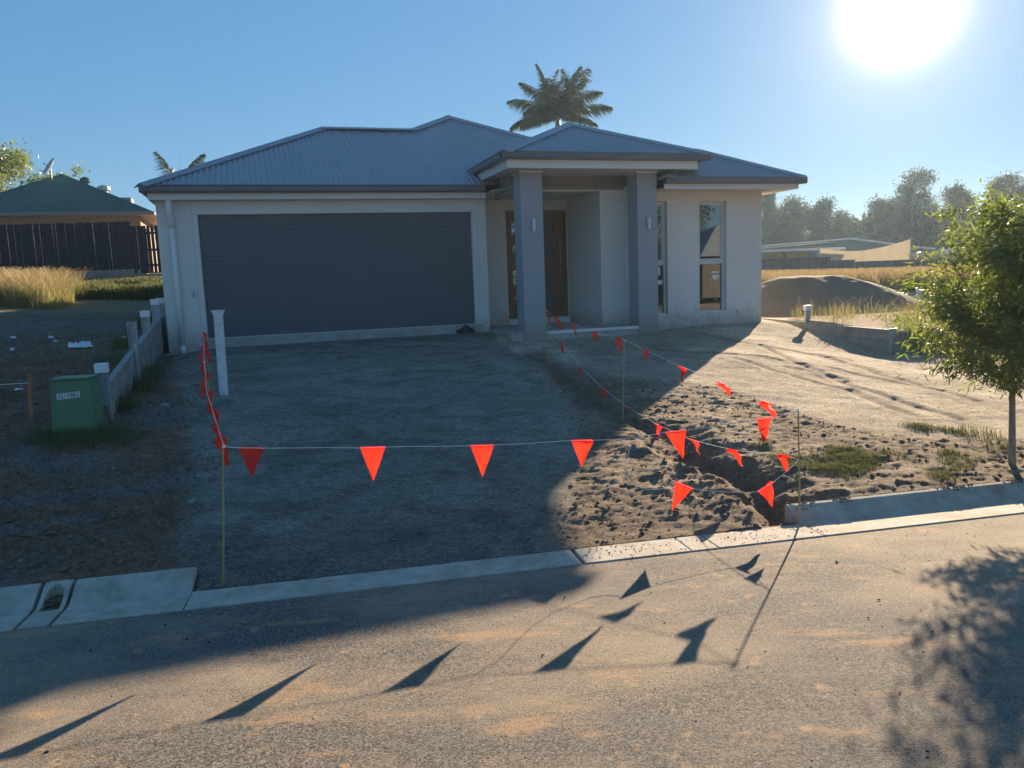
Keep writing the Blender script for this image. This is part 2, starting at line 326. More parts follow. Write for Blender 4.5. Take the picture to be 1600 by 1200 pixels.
# ------------------------------------------------------------ ground sheet
YL = np.array([3.0, 4.5, 6.5, 9.7, 13, 15, 30]); XLv = np.array([-1.7, -2.05, -2.75, -4.1, -5.6, -6.2, -9])
YRr = np.array([3, 5.1, 7.18, 9.4, 11.4, 14.2, 30]); XRv = np.array([.1, .2, .6, .62, .40, -.35, -1])
TRP = [(.34, 12.6), (.69, 10.41), (.95, 8.88), (1.29, 7.86), (1.62, 7.01), (1.84, 6.17), (1.97, 5.45)]
RUTP = [([(4.3, 13.4), (4.16, 11.6), (4.25, 9.63), (4.6, 7.9)], .035), ([(3.32, 11.6), (3.75, 10.4), (4.05, 9.3), (4.2, 8.0)], .025), ([(3.9, 11.0), (4.35, 10.1)], .03),
        ([(2.3, 12.6), (3.2, 12.2), (4.4, 11.2), (5.2, 9.4)], .03), ([(5.0, 12.6), (5.0, 10.8), (5.3, 8.8)], .03), ([(3.6, 14.6), (4.3, 13.2), (5.2, 12.2)], .02)]
TYREP = [([(-6.5, 5.7), (-4.2, 6.0), (-3.0, 6.25), (-2.4, 7.4)], .2), ([(-6.5, 4.75), (-4.4, 5.1), (-3.2, 5.6)], .16)]
DTR = [[(-1.5, 4.6), (-1.1, 6.5), (-1.7, 9.0), (-3.0, 12.6)], [(-.1, 4.9), (.2, 6.6), (-.3, 9.0), (-1.7, 12.9)], [(-2.4, 7.6), (-1.0, 8.6), (.2, 10.6), (-.6, 13.4)]]
def ridged(x, y, sc, seed, oc=4): return 1-2*np.abs(fbm(x, y, sc, oc, seed)*2)
def ground_fields(x, y):
    s, n = SN(x, y); dx, dy = x-HX, y-HY; u = dx*cT+dy*sT; v = -dx*sT+dy*cT
    z = base_height(x, y); near = 1-sstep(16, 26, np.hypot(x, y))
    wob = fbm(x, y, .7, 3, 5)*.35
    xl = np.interp(y, YL, XLv)+wob; xr = np.interp(y, YRr, XRv)+wob*.8
    drive = sstep(-.12, .12, x-xl)*sstep(.14, -.14, x-xr)*sstep(-.1, -.3, v-1.5)
    yline = np.interp(x, [.3, 1, 2, 2.66, 3.1, 3.5, 5, 9], [12.6, 10.8, 10.0, 9.6, 8.3, 7.4, 7.1, 7.3])+wob
    right = sstep(-.1, .1, x-xr)
    rough_r = right*sstep(.35, -.35, y-yline)
    sand = right*(1-rough_r)*sstep(11.6, 11.4, u)
    left = (1-sstep(-.15, .15, x-xl))
    up = sstep(10, 14, y)*left
    # relief
    xs_ = x*.93+y*.2; ys_ = (y-.2*x)*1.9; clod = fbm(xs_, ys_, .36, 5, 11, .62); clod2 = ridged(xs_, ys_, .55, 23, 4); big = fbm(x, y, 1.6, 3, 31)
    h = drive*(fbm(x, y, .9, 3, 41)*.035 + fbm(x, y*1.6, .22, 5, 42, .62)*.022)
    kerbfade = sstep(.28, .7, n)
    fine = fbm(xs_, ys_*.9, .085, 5, 13, .66)
    h = h + rough_r*(clod*.028 + (clod2-.45)*.008 + big*.035 + fine*.048 + fbm(x, y, .038, 3, 14, .6)*.018)*(.35+.65*kerbfade)
    h = h + sand*(fbm(x, y*1.0, .5, 4, 51)*.05 + fbm(x, y, .10, 3, 52)*.010)
    h = h + left*(fine*.085 + fbm(x, y, .038, 3, 14, .6)*.03 + clod*.09 + (clod2-.45)*.02 + big*.12)*(.3+.7*kerbfade)*(1-.5*up)
    h = h*near + (1-near)*fbm(x, y, 6, 4, 61)*.25*sstep(24, 34, y)
    tr = dist_poly(x+fbm(x, y, .5, 4, 71)*.34, y, TRP); w = (.09+.10*sstep(12, 6, y))*(1+2.2*fbm(x, y, .35, 4, 73))
    dep = (.04+.10*sstep(9, 6.0, y))*(1+1.1*fbm(x, y, .5, 3, 75))
    h = h - dep*np.exp(-(tr/w)**2) + .028*sstep(12, 7, y)*np.exp(-((tr-w*2.1)/.16)**2)*(.5+clod*2)*right
    for P, d in RUTP:
        r = dist_poly(x+fbm(x, y, .5, 2, 72)*.10, y, P); h = h - d*.55*np.exp(-(r/.05)**2) + d*.3*np.exp(-((r-.12)/.05)**2)*(.6+clod*1.5)
    tread = np.zeros_like(x)
    for P, wd in TYREP:
        r = dist_poly(x, y, P); tm = sstep(wd, wd*.7, r); tread = np.maximum(tread, tm)
        h = h - tm*.03 + tm*.014*np.sin((x*.97+y*.25)*42)*left
    kr = ((s < S_L-.0) | (s > S_R+.0)); kb_ = np.where(kr, .475, .262); h = np.where(n < kb_, 0, h); z = np.where(n < kb_, np.minimum(z, -.13), z)
    h = np.where((n >= kb_) & (n < kb_+.12) & kr, np.minimum(h, -.004), h); h = np.where((n >= kb_) & (n < kb_+.10) & ~kr, np.clip(h, -.03, .012), h)
    inside = ((u > -.55) & (u < 10.5) & (v > .15)) | ((u > 7.9) & (u < 10.5) & (v > -.8))
    porch = (u > 5.25) & (u < 7.7) & (v > -1.15)
    z = np.where(inside | porch, np.minimum(z, SL-.45), z)
    h = np.where(inside | porch, 0, h)
    # sand against the walls keeps to its line: calm the relief there
    calm = sstep(0, .5, np.maximum(np.maximum(-v-.05, 0) + 0*u, 0)); h = h*np.where((u > -.7) & (u < 5.2), .3+.7*calm, 1)
    # colours by zone, darker in clod hollows, ruts and the trench
    c = np.zeros(x.shape+(3,))
    def lay(mask, col): c[...] = c*(1-mask[..., None]) + np.array(col)*mask[..., None]
    lay(np.ones_like(x), (.28, .22, .13))
    lay(sstep(0, 1, right), (.30, .225, .15))
    lay(left*(1-.6*up), (.26, .145, .095)); lay(left*up*.8, (.19, .155, .105))
    lay(left*sstep(.02, .16, fbm(x, y, 1.3, 4, 81))*.65, (.20, .185, .165)); lay(left*sstep(.08, .2, fbm(x, y, .8, 4, 85))*.5, (.16, .09, .055)); lay(tread*left*.6, (.22, .21, .20))
    lay(rough_r*.9, (.235, .17, .115)); lay(rough_r*sstep(.03, .16, fbm(x, y, .5, 4, 82))*.5, (.42, .32, .21)); lay(rough_r*sstep(.03, .2, -clod)*.5, (.13, .09, .062))
    lay(sand*.95, (.40, .32, .23)); lay(sand*sstep(.0, .16, fbm(x, y*.7, 1.1, 4, 83))*.7, (.60, .49, .35)); lay(sand*sstep(.07, .18, fbm(x, y, .6, 4, 86))*.5, (.24, .18, .13))
    rt = np.full(x.shape, 9.)
    for P, d in RUTP: rt = np.minimum(rt, dist_poly(x, y, P))
    lay(sand*np.exp(-(rt/.10)**2)*.6, (.17, .115, .08))
    lay(drive*.96, (.255, .232, .185)); lay(drive*sstep(.0, .16, fbm(x, y*1.5, .7, 5, 84))*.55, (.35, .31, .25)); lay(drive*sstep(.04, .16, fbm(x, y*1.4, .35, 5, 87))*.45, (.13, .115, .09)); lay(drive*sstep(.35, -.2, n-.9)*.55, (.13, .105, .085))
    dtk = np.full(x.shape, 9.)
    for P in DTR: dtk = np.minimum(dtk, dist_poly(x+fbm(x, y, .6, 2, 77)*.1, y, P))
    tk = sstep(.12, .06, dtk)*drive; lay(tk*.30*(.5+fbm(x, y, .2, 3, 78)), (.33, .30, .25)); h = h-tk*.012+drive*.008*np.exp(-((dtk-.14)/.03)**2)
    lay(np.exp(-(tr/.22)**2)*.75*right, (.15, .095, .062))
    rl_ = sstep(11.6, 11.9, u)*sstep(-6, -4, v); lay(rl_*.8, (.235, .14, .085)); lay(rl_*sstep(20, 24, y), (.30, .26, .14))
    # beyond: dry grass land
    fl = sstep(16, 19, y)*sstep(-5, -7, x); lay(fl*.8, (.22, .19, .10))
    return z+h, c
def axis(lo, a, b, hi, step, g=1.22):
    c = list(np.arange(a, b+1e-6, step)); d = step; x = b
    while x < hi: d *= g; x += d; c.append(min(x, hi))
    d = step; x = a; pre = []
    while x > lo: d *= g; x -= d; pre.append(max(x, lo))
    return np.array(pre[::-1]+c)
gx = axis(-420, -7.6, 8.6, 420, .031, 1.12); gy = axis(-120, 3.0, 16.4, 520, .027, 1.12)
X, Y = np.meshgrid(gx, gy); Z, C = ground_fields(X, Y)
nx, ny = len(gx), len(gy); idx = np.arange(nx*ny).reshape(ny, nx)
F = np.stack([idx[:-1, :-1], idx[:-1, 1:], idx[1:, 1:], idx[1:, :-1]], -1).reshape(-1, 4)
g_ = np_mesh('ground', np.stack([X, Y, Z], -1).reshape(-1, 3), F, MT['soil'], smooth=True, col=C.reshape(-1, 3)); tag(g_, kind='structure')
print('ground verts', nx*ny)
def gz(x, y):
    a, _ = ground_fields(np.array([[float(x)]]), np.array([[float(y)]])); return float(a[0, 0])
# ------------------------------------------------------------ road and kerb (street frame)
ss = np.concatenate([np.arange(-120, -10, 5.), np.arange(-10, 10, .25), np.arange(10, 121, 5.)]); nn = np.concatenate([np.arange(-9.2, 0.001, .2)])
nn[-1] = 0
S, Q = np.meshgrid(ss, nn); Z = np.where(Q > -4.6, -.088*Q, .088*(9.2+Q)) - .004
Z = Z + fbm(S, Q, 1.5, 3, 91)*.012*sstep(0, -.5, Q)*sstep(-9.2, -8.7, Q)
ix = np.arange(S.size).reshape(S.shape); F = np.stack([ix[:-1, :-1], ix[:-1, 1:], ix[1:, 1:], ix[1:, :-1]], -1).reshape(-1, 4)
XW = K0[0]+S*kx-Q*ky; YW = K0[1]+S*ky+Q*kx
tag(np_mesh('road', np.stack([XW, YW, Z], -1).reshape(-1, 3), F, MT['asphalt'], smooth=True), kind='structure')
kerb = empty('kerb', (K0[0], K0[1], 0), KA, kind='structure')
KP = [(0, -.14), (0, .004), (-.25, -.004), (-.28, .002), (-.315, .016), (-.36, .040), (-.41, .070), (-.44, .082), (-.465, .087), (-.48, .084), (-.49, .07), (-.49, -.14)]
TP = [(0, -.14), (0, .004), (-.27, .002), (-.28, -.006), (-.28, -.14)]
def kseg(s0, s1, prof): 
    o = MB().prism(prof, (s0, 0, 0), (s1, 0, 0)).build('kerb_segment', MT['kerb'], kerb, bevel=.006); return o
# outlet piece between two open joints, with an arched mouth in the rolled face
OL0, OL1 = -3.195, -3.045
for a, b in ((-30, -20), (-20, -12.01), (-12, -7.01), (-7, OL0-.02), (OL1+.02, S_L)): kseg(a, b-.006, KP)
for a, b in ((S_R, 4.6), (4.6, 7.6), (7.6, 10.6), (10.6, 16), (16, 24), (24, 34)): kseg(a, b-.006, KP)
for a, b in ((S_L, 0.02), (.045, .76), (.766, .95), (.956, S_R-.004)): kseg(a, b, TP)
ol = MB(); m_ = 12; w = OL1-OL0; cxs = (OL0+OL1)/2; aw = .052
# side cheeks and crown of the mouth
prof = [(-q[0], q[1]) for q in KP]
ol.prism(KP, (OL0, 0, 0), (cxs-aw, 0, 0)); ol.prism(KP, (cxs+aw, 0, 0), (OL1, 0, 0))
ol.prism([(0, -.14), (0, .004), (-.22, -.004), (-.24, -.002), (-.24, -.14)], (cxs-aw, 0, 0), (cxs+aw, 0, 0))
ol.prism([(-.435, -.14), (-.435, .080), (-.455, .086), (-.48, .088), (-.49, .078), (-.49, -.14)], (cxs-aw, 0, 0), (cxs+aw, 0, 0))
for sgn in (-1, 1):
    for k in range(6):
        t0, t1 = k/6, (k+1)/6
        a = aw*math.sqrt(max(0, 1-((t0+t1)/2)**2)); q = [-.33-.105*t0, -.33-.105*t1]
        zz = [.022+.060*t0, .022+.060*t1]
        ol.prism([(q[0], -.14), (q[0], zz[0]), (q[1], zz[1]), (q[1], -.14)], (cxs+sgn*a, 0, 0), (cxs+sgn*aw, 0, 0)) if sgn > 0 else ol.prism([(q[0], -.14), (q[0], zz[0]), (q[1], zz[1]), (q[1], -.14)], (cxs-aw, 0, 0), (cxs-a, 0, 0))
tag(ol.build('outlet_piece', MT['kerb'], kerb))
gr = MB().box(cxs-aw, cxs+aw, .24, .434, -.13, -.02).box(cxs-aw, cxs+aw, .34, .434, -.021, .015); gr.build('outlet_dirt', mat('outlet_soil', (.12, .085, .055), .95, .3, 30, .6, 80), kerb)
# opposite side of the street
k2 = empty('far_kerb', SW(0, -9.2), KA+math.pi, kind='structure')
MB().prism(KP, (-60, 0, 0), (60, 0, 0)).build('kerb_segment', MT['kerb'], k2)
# ------------------------------------------------------------ the new house (house frame: u right, v back, w up from the slab)
def wallp(parent, name, axis, c, th, a0, a1, w0, w1, ops, m):
    """wall with openings; axis 'u' runs along u at v=c..c+th, axis 'v' runs along v at u=c..c+th"""
    A = sorted({a0, a1, *[o[0] for o in ops], *[o[1] for o in ops]}); B = sorted({w0, w1, *[o[2] for o in ops], *[o[3] for o in ops]})
    sol = lambda i, j: 0 <= i < len(A)-1 and 0 <= j < len(B)-1 and not any(o[0]-1e-6 <= A[i] and A[i+1] <= o[1]+1e-6 and o[2]-1e-6 <= B[j] and B[j+1] <= o[3]+1e-6 for o in ops)
    b = MB(); P = (lambda a, t, w: (a, t, w)) if axis == 'u' else (lambda a, t, w: (t, a, w))
    for i in range(len(A)-1):
        for j in range(len(B)-1):
            if not sol(i, j): continue
            x0, x1, z0, z1 = A[i], A[i+1], B[j], B[j+1]
            b.add([P(x0, c, z0), P(x1, c, z0), P(x1, c, z1), P(x0, c, z1)], [(0, 1, 2, 3)])
            b.add([P(x0, c+th, z0), P(x1, c+th, z0), P(x1, c+th, z1), P(x0, c+th, z1)], [(3, 2, 1, 0)])
            for di, dj, (p, q) in ((-1, 0, ((x0, z0), (x0, z1))), (1, 0, ((x1, z0), (x1, z1))), (0, -1, ((x0, z0), (x1, z0))), (0, 1, ((x0, z1), (x1, z1)))):
                if not sol(i+di, j+dj): b.add([P(p[0], c, p[1]), P(q[0], c, q[1]), P(q[0], c+th, q[1]), P(p[0], c+th, p[1])], [(0, 1, 2, 3)])
    return b.build(name, m, parent)
house = empty('house', (HX, HY, SL), TH, 'new single storey grey rendered house with grey corrugated roof, dark garage door and pillared porch', 'house')
GD0, GD1, GDH = 0.0, 4.844, 2.12
wallp(house, 'garage_wall', 'u', 0, .2, -.65, 5.13, -.7, 2.5, [(GD0, GD1, 0.0, GDH)], MT['render'])
wallp(house, 'side_wall', 'v', -.65, .2, .2, 6.2, -.7, 2.5, [], MT['render'])
wallp(house, 'garage_return_wall', 'v', 4.93, .2, .2, 1.1, -.7, 2.5, [], MT['render'])
wallp(house, 'entry_wall', 'u', 1.1, .2, 5.13, 7.434, -.7, 2.5, [(5.873, 7.219, -.01, 2.24)], MT['render'])
wallp(house, 'entry_side_wall', 'v', 7.234, .2, -.42, 1.1, -.7, 2.5, [], MT['render'])
wallp(house, 'porch_pier_wall', 'u', -.62, .2, 7.234, 7.936, -.7, 2.5, [], MT['render'])
wallp(house, 'wing_side_wall', 'v', 7.736, .2, -.75, -.62, -.7, 2.5, [], MT['render'])
WIN = [(7.886, 8.491, .03, 2.2), (9.196, 9.802, .03, 2.2)]
wallp(house, 'wing_wall', 'u', -.95, .2, 7.736, 10.62, -.7, 2.45, WIN, MT['render'])
wallp(house, 'right_wall', 'v', 10.42, .2, -.75, 13.8, -.7, 2.5, [], MT['render'])
wallp(house, 'back_wall', 'u', 13.8, .2, 1.3, 10.62, -.7, 2.5, [], MT['render'])
wallp(house, 'rear_left_wall', 'v', 1.3, .2, 6.4, 13.8, -.7, 2.5, [], MT['render'])
wallp(house, 'garage_back_wall', 'u', 6.2, .2, -.65, 1.5, -.7, 2.5, [], MT['render'])
MB().box(-.05, 5.0, -.035, -.002, -.5, -.012).build('slab_edge', MT['concrete'], house, bevel=.008)
MB().box(-.72, -.1, -.03, -.002, -.6, -.22).build('footing', MT['concrete'], house, bevel=.006)
MB().box(5.14, 7.73, -1.32, 1.09, -.45, -.13).build('porch_slab', MT['concrete'], house, bevel=.006)
MB().box(5.80, 7.65, -1.345, -1.322, -.18, -.125).build('edge_strip', MT['trim'], house)
# interior shells (dark rooms behind the glass)
rm = MB(); rm.box(7.95, 10.4, 2.6, 2.7, -.1, 2.4); rm.box(7.95, 10.4, -.74, 2.6, -.12, -.05); rm.box(7.95, 10.4, -.74, 2.6, 2.4, 2.44); rm.box(7.94, 7.96, -.74, 2.6, -.1, 2.4); rm.box(10.39, 10.41, -.74, 2.6, -.1, 2.4)
rm.build('bedroom_interior', MT['room'], house)
MB().box(5.5, 7.4, 1.7, 1.75, -.1, 2.4).build('hall_interior', MT['dark'], house)
# garage surround trims
for a, b in ((-.085, -.012), (4.856, 4.935)): MB().box(a, b, -.022, -.001, -.01, 2.125).build('door_trim', MT['render'], house, bevel=.004)
MB().box(-.085, 4.935, -.022, -.001, 2.127, 2.355).build('door_header', MT['render'], house, bevel=.004)
# garage door: four sections with pressed ribs
gd = empty('garage_door', (0, .05, 0), parent=house)
for k in range(4):
    z0 = k*.53; prof = []
    for j in range(6):
        a = z0+.003+j*.0872; prof += [(0.0, a+.004), (0.0, a+.081), (-.0045, a+.0820), (-.0045, a+.0860)]
    prof = [(q[0], q[1]) for q in prof]
    poly = [(-.04, z0+.0008)]+prof+[(-.04, z0+.5292)]
    MB().prism(poly, (.005, 0, 0), (4.839, 0, 0)).build('door_panel', MT['garage'], gd)
MB().box(.006, 4.838, .0070, .036, .002, 2.118).build('door_core', MT['garage'], gd)
MB().box(.005, 4.839, -.012, .03, -.006, .0005).build('bottom_seal', MT['alu'], gd)
# fascias, gutters, soffits
def gutter(p0, p1, name='gutter', flip=1):
    prof = [(0, 0), (.10*flip, 0), (.118*flip, .03), (.112*flip, .09), (.128*flip, .118), (.112*flip, .124), (.098*flip, .10), (.10*flip, .012), (.0, .012)]
    if flip < 0: prof = prof[::-1]
    return MB().prism(prof, p0, p1).build(name, MT['gutter'], house, smooth=False)
EW = 2.469
gutter((-.846, -.204, EW), (5.06, -.204, EW)); gutter((-.73, 6.3, EW), (-.73, -.205, EW))
MB().box(-.735, 5.10, -.2, -.002, 2.357, 2.466).build('fascia', MT['trim'], house, bevel=.006)
MB().box(-.735, -.655, .002, 6.3, 2.357, 2.466).build('fascia', MT['trim'], house, bevel=.006)
gutter((8.10, -1.54, EW-.012), (11.148, -1.54, EW-.012)); gutter((11.03, -1.53, EW-.012), (11.03, 14.3, EW-.012))
MB().box(8.12, 11.03, -1.54, -1.515, 2.365, 2.456).build('fascia', MT['trim'], house); MB().box(11.005, 11.03, -1.513, 14.3, 2.365, 2.456).build('fascia', MT['trim'], house)
MB().box(8.12, 11.003, -1.513, -.953, 2.37, 2.385).build('soffit', MT['soffit'], house); MB().box(10.623, 11.003, -.951, 14.3, 2.37, 2.385).build('soffit', MT['soffit'], house)
# porch canopy
PU0, PU1, PV, PW = 5.06, 8.72, -1.70, 2.70
gutter((4.942, PV, 2.845), (8.918, PV, 2.845)); gutter((PU0, .55, 2.845), (PU0, PV, 2.845)); gutter((PU1+.08, PV, 2.845), (PU1+.08, .9, 2.845))
MB().box(PU0, PU1, PV, PV+.035, PW, 2.843).build('fascia', MT['trim'], house, bevel=.005)
MB().box(PU0, PU0+.03, PV+.037, .5, PW, 2.843).build('fascia', MT['trim'], house); MB().box(PU1-.03, PU1, PV+.037, .9, PW, 2.843).build('fascia', MT['trim'], house)
MB().box(PU0+.032, PU1-.032, PV+.037, .3, PW+.004, PW+.02).build('soffit', MT['soffit'], house)
MB().box(5.13, 7.74, -.60, 1.1, 2.455, 2.47).build('entry_ceiling', MT['soffit'], house)
for k in range(3):
    z0 = 2.455+k*.083
    MB().add([(5.42, -.635, z0), (7.85, -.635, z0), (7.85, -.62, z0+.08), (5.42, -.62, z0+.08), (5.42, -.61, z0), (7.85, -.61, z0), (7.85, -.61, z0+.08), (5.42, -.61, z0+.08)], [(0,1,2,3),(4,7,6,5),(0,4,5,1),(3,2,6,7),(0,3,7,4),(1,5,6,2)]).build('weatherboard', MT['clad'], house)
for k in range(4):
    z0 = 2.36+k*.083
    MB().add([(5.375, -.95, z0), (5.375, .2, z0), (5.39, .2, z0+.08), (5.39, -.95, z0+.08), (5.41, -.95, z0), (5.41, .2, z0), (5.41, .2, z0+.08), (5.41, -.95, z0+.08)], [(0,3,2,1),(4,5,6,7),(0,1,5,4),(3,7,6,2),(0,4,7,3),(1,2,6,5)]).build('weatherboard', MT['clad'], house)
MB().box(5.42, 7.85, -.655, -.60, 2.428, 2.453).build('beam_trim', MT['trim'], house)
for u0 in (5.392, 7.653):
    c = MB().box(u0, u0+.41, -1.36, -.955, -.6, PW).build('column', MT['column'], house, bevel=.008)
    MB().box(u0-.012, u0+.422, -1.372, -.943, PW-.03, PW+.002).build('column_cap', MT['trim'], c)
    uc = u0+.215
    l = MB().tube([(uc, -1.40, 1.665), (uc, -1.40, 1.865)], .034, 16).box(uc-.02, uc+.02, -1.40, -1.361, 1.74, 1.79).build('wall_light', MT['alu'], c)
    MB().tube([(uc, -1.40, 1.655), (uc, -1.40, 1.664)], .028, 16).build('lens', MT['white'], l); 
# entry door
fd = empty('front_door', (5.873, 1.13, -.005), parent=house)
dw, dh = 1.346, 2.245
fb = MB(); fb.box(0, .05, -.02, .08, 0, dh); fb.box(dw-.05, dw, -.02, .08, 0, dh); fb.box(.05, dw-.05, -.02, .08, dh-.05, dh); fb.build('door_frame', MT['timber'], fd, bevel=.003)
rows = [(.18, .47), (.72, 1.0), (1.21, 1.52), (1.735, 2.01)]
gl0, gl1 = .13, 1.06
leaf = MB(); leaf.box(.055, gl0, .0, .045, .01, dh-.055); leaf.box(gl1, dw-.055, .0, .045, .01, dh-.055); zz = .01
for a, b in rows+[(dh-.055, None)]:
    leaf.box(gl0, gl1, .0, .045, zz, a); zz = b
leaf.build('door_leaf', MT['timber'], fd, bevel=.003)
for a, b in rows: MB().box(gl0, gl1, .018, .026, a, b).build('glass_panel', MT['glass'], fd)
hd = MB(); hd.tube([(1.175, -.06, 1.10), (1.175, -.06, 1.79)], .014, 12); hd.tube([(1.175, 0, 1.2), (1.175, -.06, 1.2)], .008, 8); hd.tube([(1.175, 0, 1.69), (1.175, -.06, 1.69)], .008, 8); hd.build('pull_handle', MT['chrome'], fd, smooth=True)
MB().tube([(1.185, -.02, .99), (1.185, .01, .99)], .026, 16).build('lock', MT['chrome'], fd)
MB().box(5.85, 7.232, 1.04, 1.25, -.128, -.012).build('door_sill', MT['trim'], house, bevel=.004)
# wing windows: fixed lower light, sliding upper sash
for wi, (a, b, z0, z1) in enumerate(WIN):
    wn = empty('window', (a, -.86, 0), parent=house); w_ = b-a; f = .038
    fr = MB(); fr.box(0, f, 0, .06, z0, z1); fr.box(w_-f, w_, 0, .06, z0, z1); fr.box(f, w_-f, 0, .06, z0, z0+f); fr.box(f, w_-f, 0, .06, z1-f, z1); fr.box(f, w_-f, -.004, .06, .985, 1.06)
    fr.build('frame', MT['alu'], wn, bevel=.002)
    sa = MB(); s = .03; sa.box(f, f+s, .012, .04, 1.062, z1-f); sa.box(w_-f-s, w_-f, .012, .04, 1.062, z1-f); sa.box(f+s, w_-f-s, .012, .04, 1.062, 1.062+s); sa.box(f+s, w_-f-s, .012, .04, z1-f-s, z1-f); sa.build('sash', MT['alu'], wn, bevel=.002)
    MB().box(f+s, w_-f-s, .024, .029, 1.062+s, z1-f-s).build('pane', MT['glass'], wn)
    lp = MB().box(f, w_-f, .024, .029, z0+f, .985).build('pane', MT['glass'], wn)
    MB().box(.0, w_, -.088, -.001, z0-.001+.001, z0+.012).build('sill', MT['trim'], wn)
    if wi == 1:
        st = MT['white']
        MB().box(.335, .50, .0185, .0235, .80, .835).build('sticker', st, wn); MB().box(.35, .50, .0185, .0235, .735, .765).build('sticker', st, wn)
        MB().add([(.36, .0235, .70), (.50, .0235, .70), (.50, .0235, .735), (.36, .0235, .735), (.40, .0235, .66)], [(0, 4, 1, 2, 3)]).build('sticker', st, wn)
        MB().tube([(.42, .02, .36), (.445, .02, .38), (.425, .02, .33), (.45, .02, .30), (.42, .02, .27)], .006, 5).build('sticker', st, wn)
        sl_r = MB(); [sl_r.box(.33+.02*i, .335+.02*i, .0195, .0235, .50+.0*i, .72) for i in range(1)]; sl_r.build('tape_strip', st, wn)
    if wi == 0:
        MB().box(.45, .545, .0185, .0235, .62, .70).build('sticker', MT['white'], wn); MB().box(.46, .50, .0185, .0235, .80, .96).build('sticker', MT['white'], wn)
# downpipe and tap
dp = MB(); dp.tube([(-.43, -.15, 2.40), (-.43, -.13, 2.16), (-.42, -.05, 2.03), (-.42, -.048, 1.9)], .05, 14); dp.tube([(-.42, -.05, 1.95), (-.42, -.05, -.31)], .044, 14); dp.build('downpipe', MT['trim'], house, smooth=True)
for z in (1.5, .4): MB().box(-.475, -.365, -.052, -.003, z, z+.03).build('pipe_clip', MT['trim'], house)
MB().tube([(-.42, -.05, -.1), (-.42, -.05, -.27)], .052, 14).build('pipe_socket', MT['trim'], house, smooth=True)
tp = empty('tap', (-.17, -.002, .80), parent=house)
MB().tube([(0, 0, 0), (0, -.07, 0), (0, -.09, -.03), (0, -.09, -.07)], .013, 10).build('spout', MT['steel'], tp, smooth=True); MB().tube([(0, -.05, 0), (0, -.05, .05)], .008, 8).box(-.03, .03, -.056, -.044, .05, .062).build('tap_handle', MT['steel'], tp)
for u_ in (8.72, 10.05): MB().box(u_-.012, u_+.012, -.968, -.951, -.02, .05).build('weep_vent', MT['steel'], house)
# ---- roof sheets with real corrugations
def sheet(name, ax, a0, a1, lo, hi, zf, amp=.0125, pitch=.094, spp=8, parent=None, m=None):
    n = max(2, int((a1-a0)/pitch*spp)); a = np.linspace(a0, a1, n); L = np.array([lo(x) for x in a]); H = np.array([hi(x) for x in a])
    ok = H > L; H = np.maximum(H, L); r = amp*np.cos(a/pitch*2*math.pi)
    V = []
    for T in (L, H):
        z = np.array([zf(x, y) for x, y in zip(a, T)])+r
        V.append(np.stack([a, T, z], -1) if ax == 'u' else np.stack([T, a, z], -1))
    V = np.concatenate(V); i = np.arange(n-1); F = np.stack([i, i+1, n+i+1, n+i], -1)
    if ax == 'v': F = F[:, ::-1]
    return np_mesh(name, V, F, m or MT['roof'], parent or house, smooth=True)
sM = .48; ZB = 2.575; V0 = -.324
zfront = lambda u, v: ZB+sM*(v-V0)
def hi_front(u):
    if u < 2.443: return V0+(u+.846)
    if u < 4.368: return 2.965
    if u < 5.472: return 2.965+(u-4.368)
    return 4.069-(u-5.472)
sheet('roof_sheet', 'u', -.846, 9.865, lambda u: V0+.03, hi_front, zfront)
sheet('roof_sheet', 'v', V0, 6.25, lambda v: -.82, lambda v: -.846+min(v-V0, 6.25-v), lambda v, u: ZB+sM*(u+.846))
sheet('roof_sheet', 'u', -.846, 4.4, lambda u: 6.25-min(u+.846, 3.289), lambda u: 6.25, lambda u, v: ZB+sM*(6.25-v))
sheet('roof_sheet', 'v', V0, 14.4, lambda v: 5.472 if 4.069 < v < 10 else (5.472+(4.069-v) if v <= 4.069 else 5.472+(v-10)), lambda v: 9.865, lambda v, u: ZB+sM*(9.865-u))
sheet('roof_sheet', 'v', 2.965, 14.4, lambda v: 1.08, lambda v: 5.472 if 4.069 < v < 10 else (5.472-(4.069-v) if v <= 4.069 else 5.472-(v-10)), lambda v, u: ZB+sM*(u-1.08))
sheet('roof_sheet', 'u', 1.08, 9.865, lambda u: 10+abs(u-5.472), lambda u: 14.4, lambda u, v: ZB+sM*(14.4-v))
# wing
WZ = 2.562; WV = -1.658; WU = 11.148; hw = 1.52
sheet('roof_sheet', 'u', WU-2*hw, WU, lambda u: WV+.03, lambda u: WV+min(u-(WU-2*hw), WU-u), lambda u, v: WZ+sM*(v-WV))
sheet('roof_sheet', 'v', WV, 14.4, lambda v: WU-min(v-WV, hw, max(0, 14.4-v)), lambda v: WU-.03, lambda v, u: WZ+sM*(WU-u))
sheet('roof_sheet', 'v', WV, 14.4, lambda v: WU-2*hw, lambda v: WU-2*hw+min(v-WV, hw, max(0, 14.4-v)), lambda v, u: WZ+sM*(u-(WU-2*hw)))
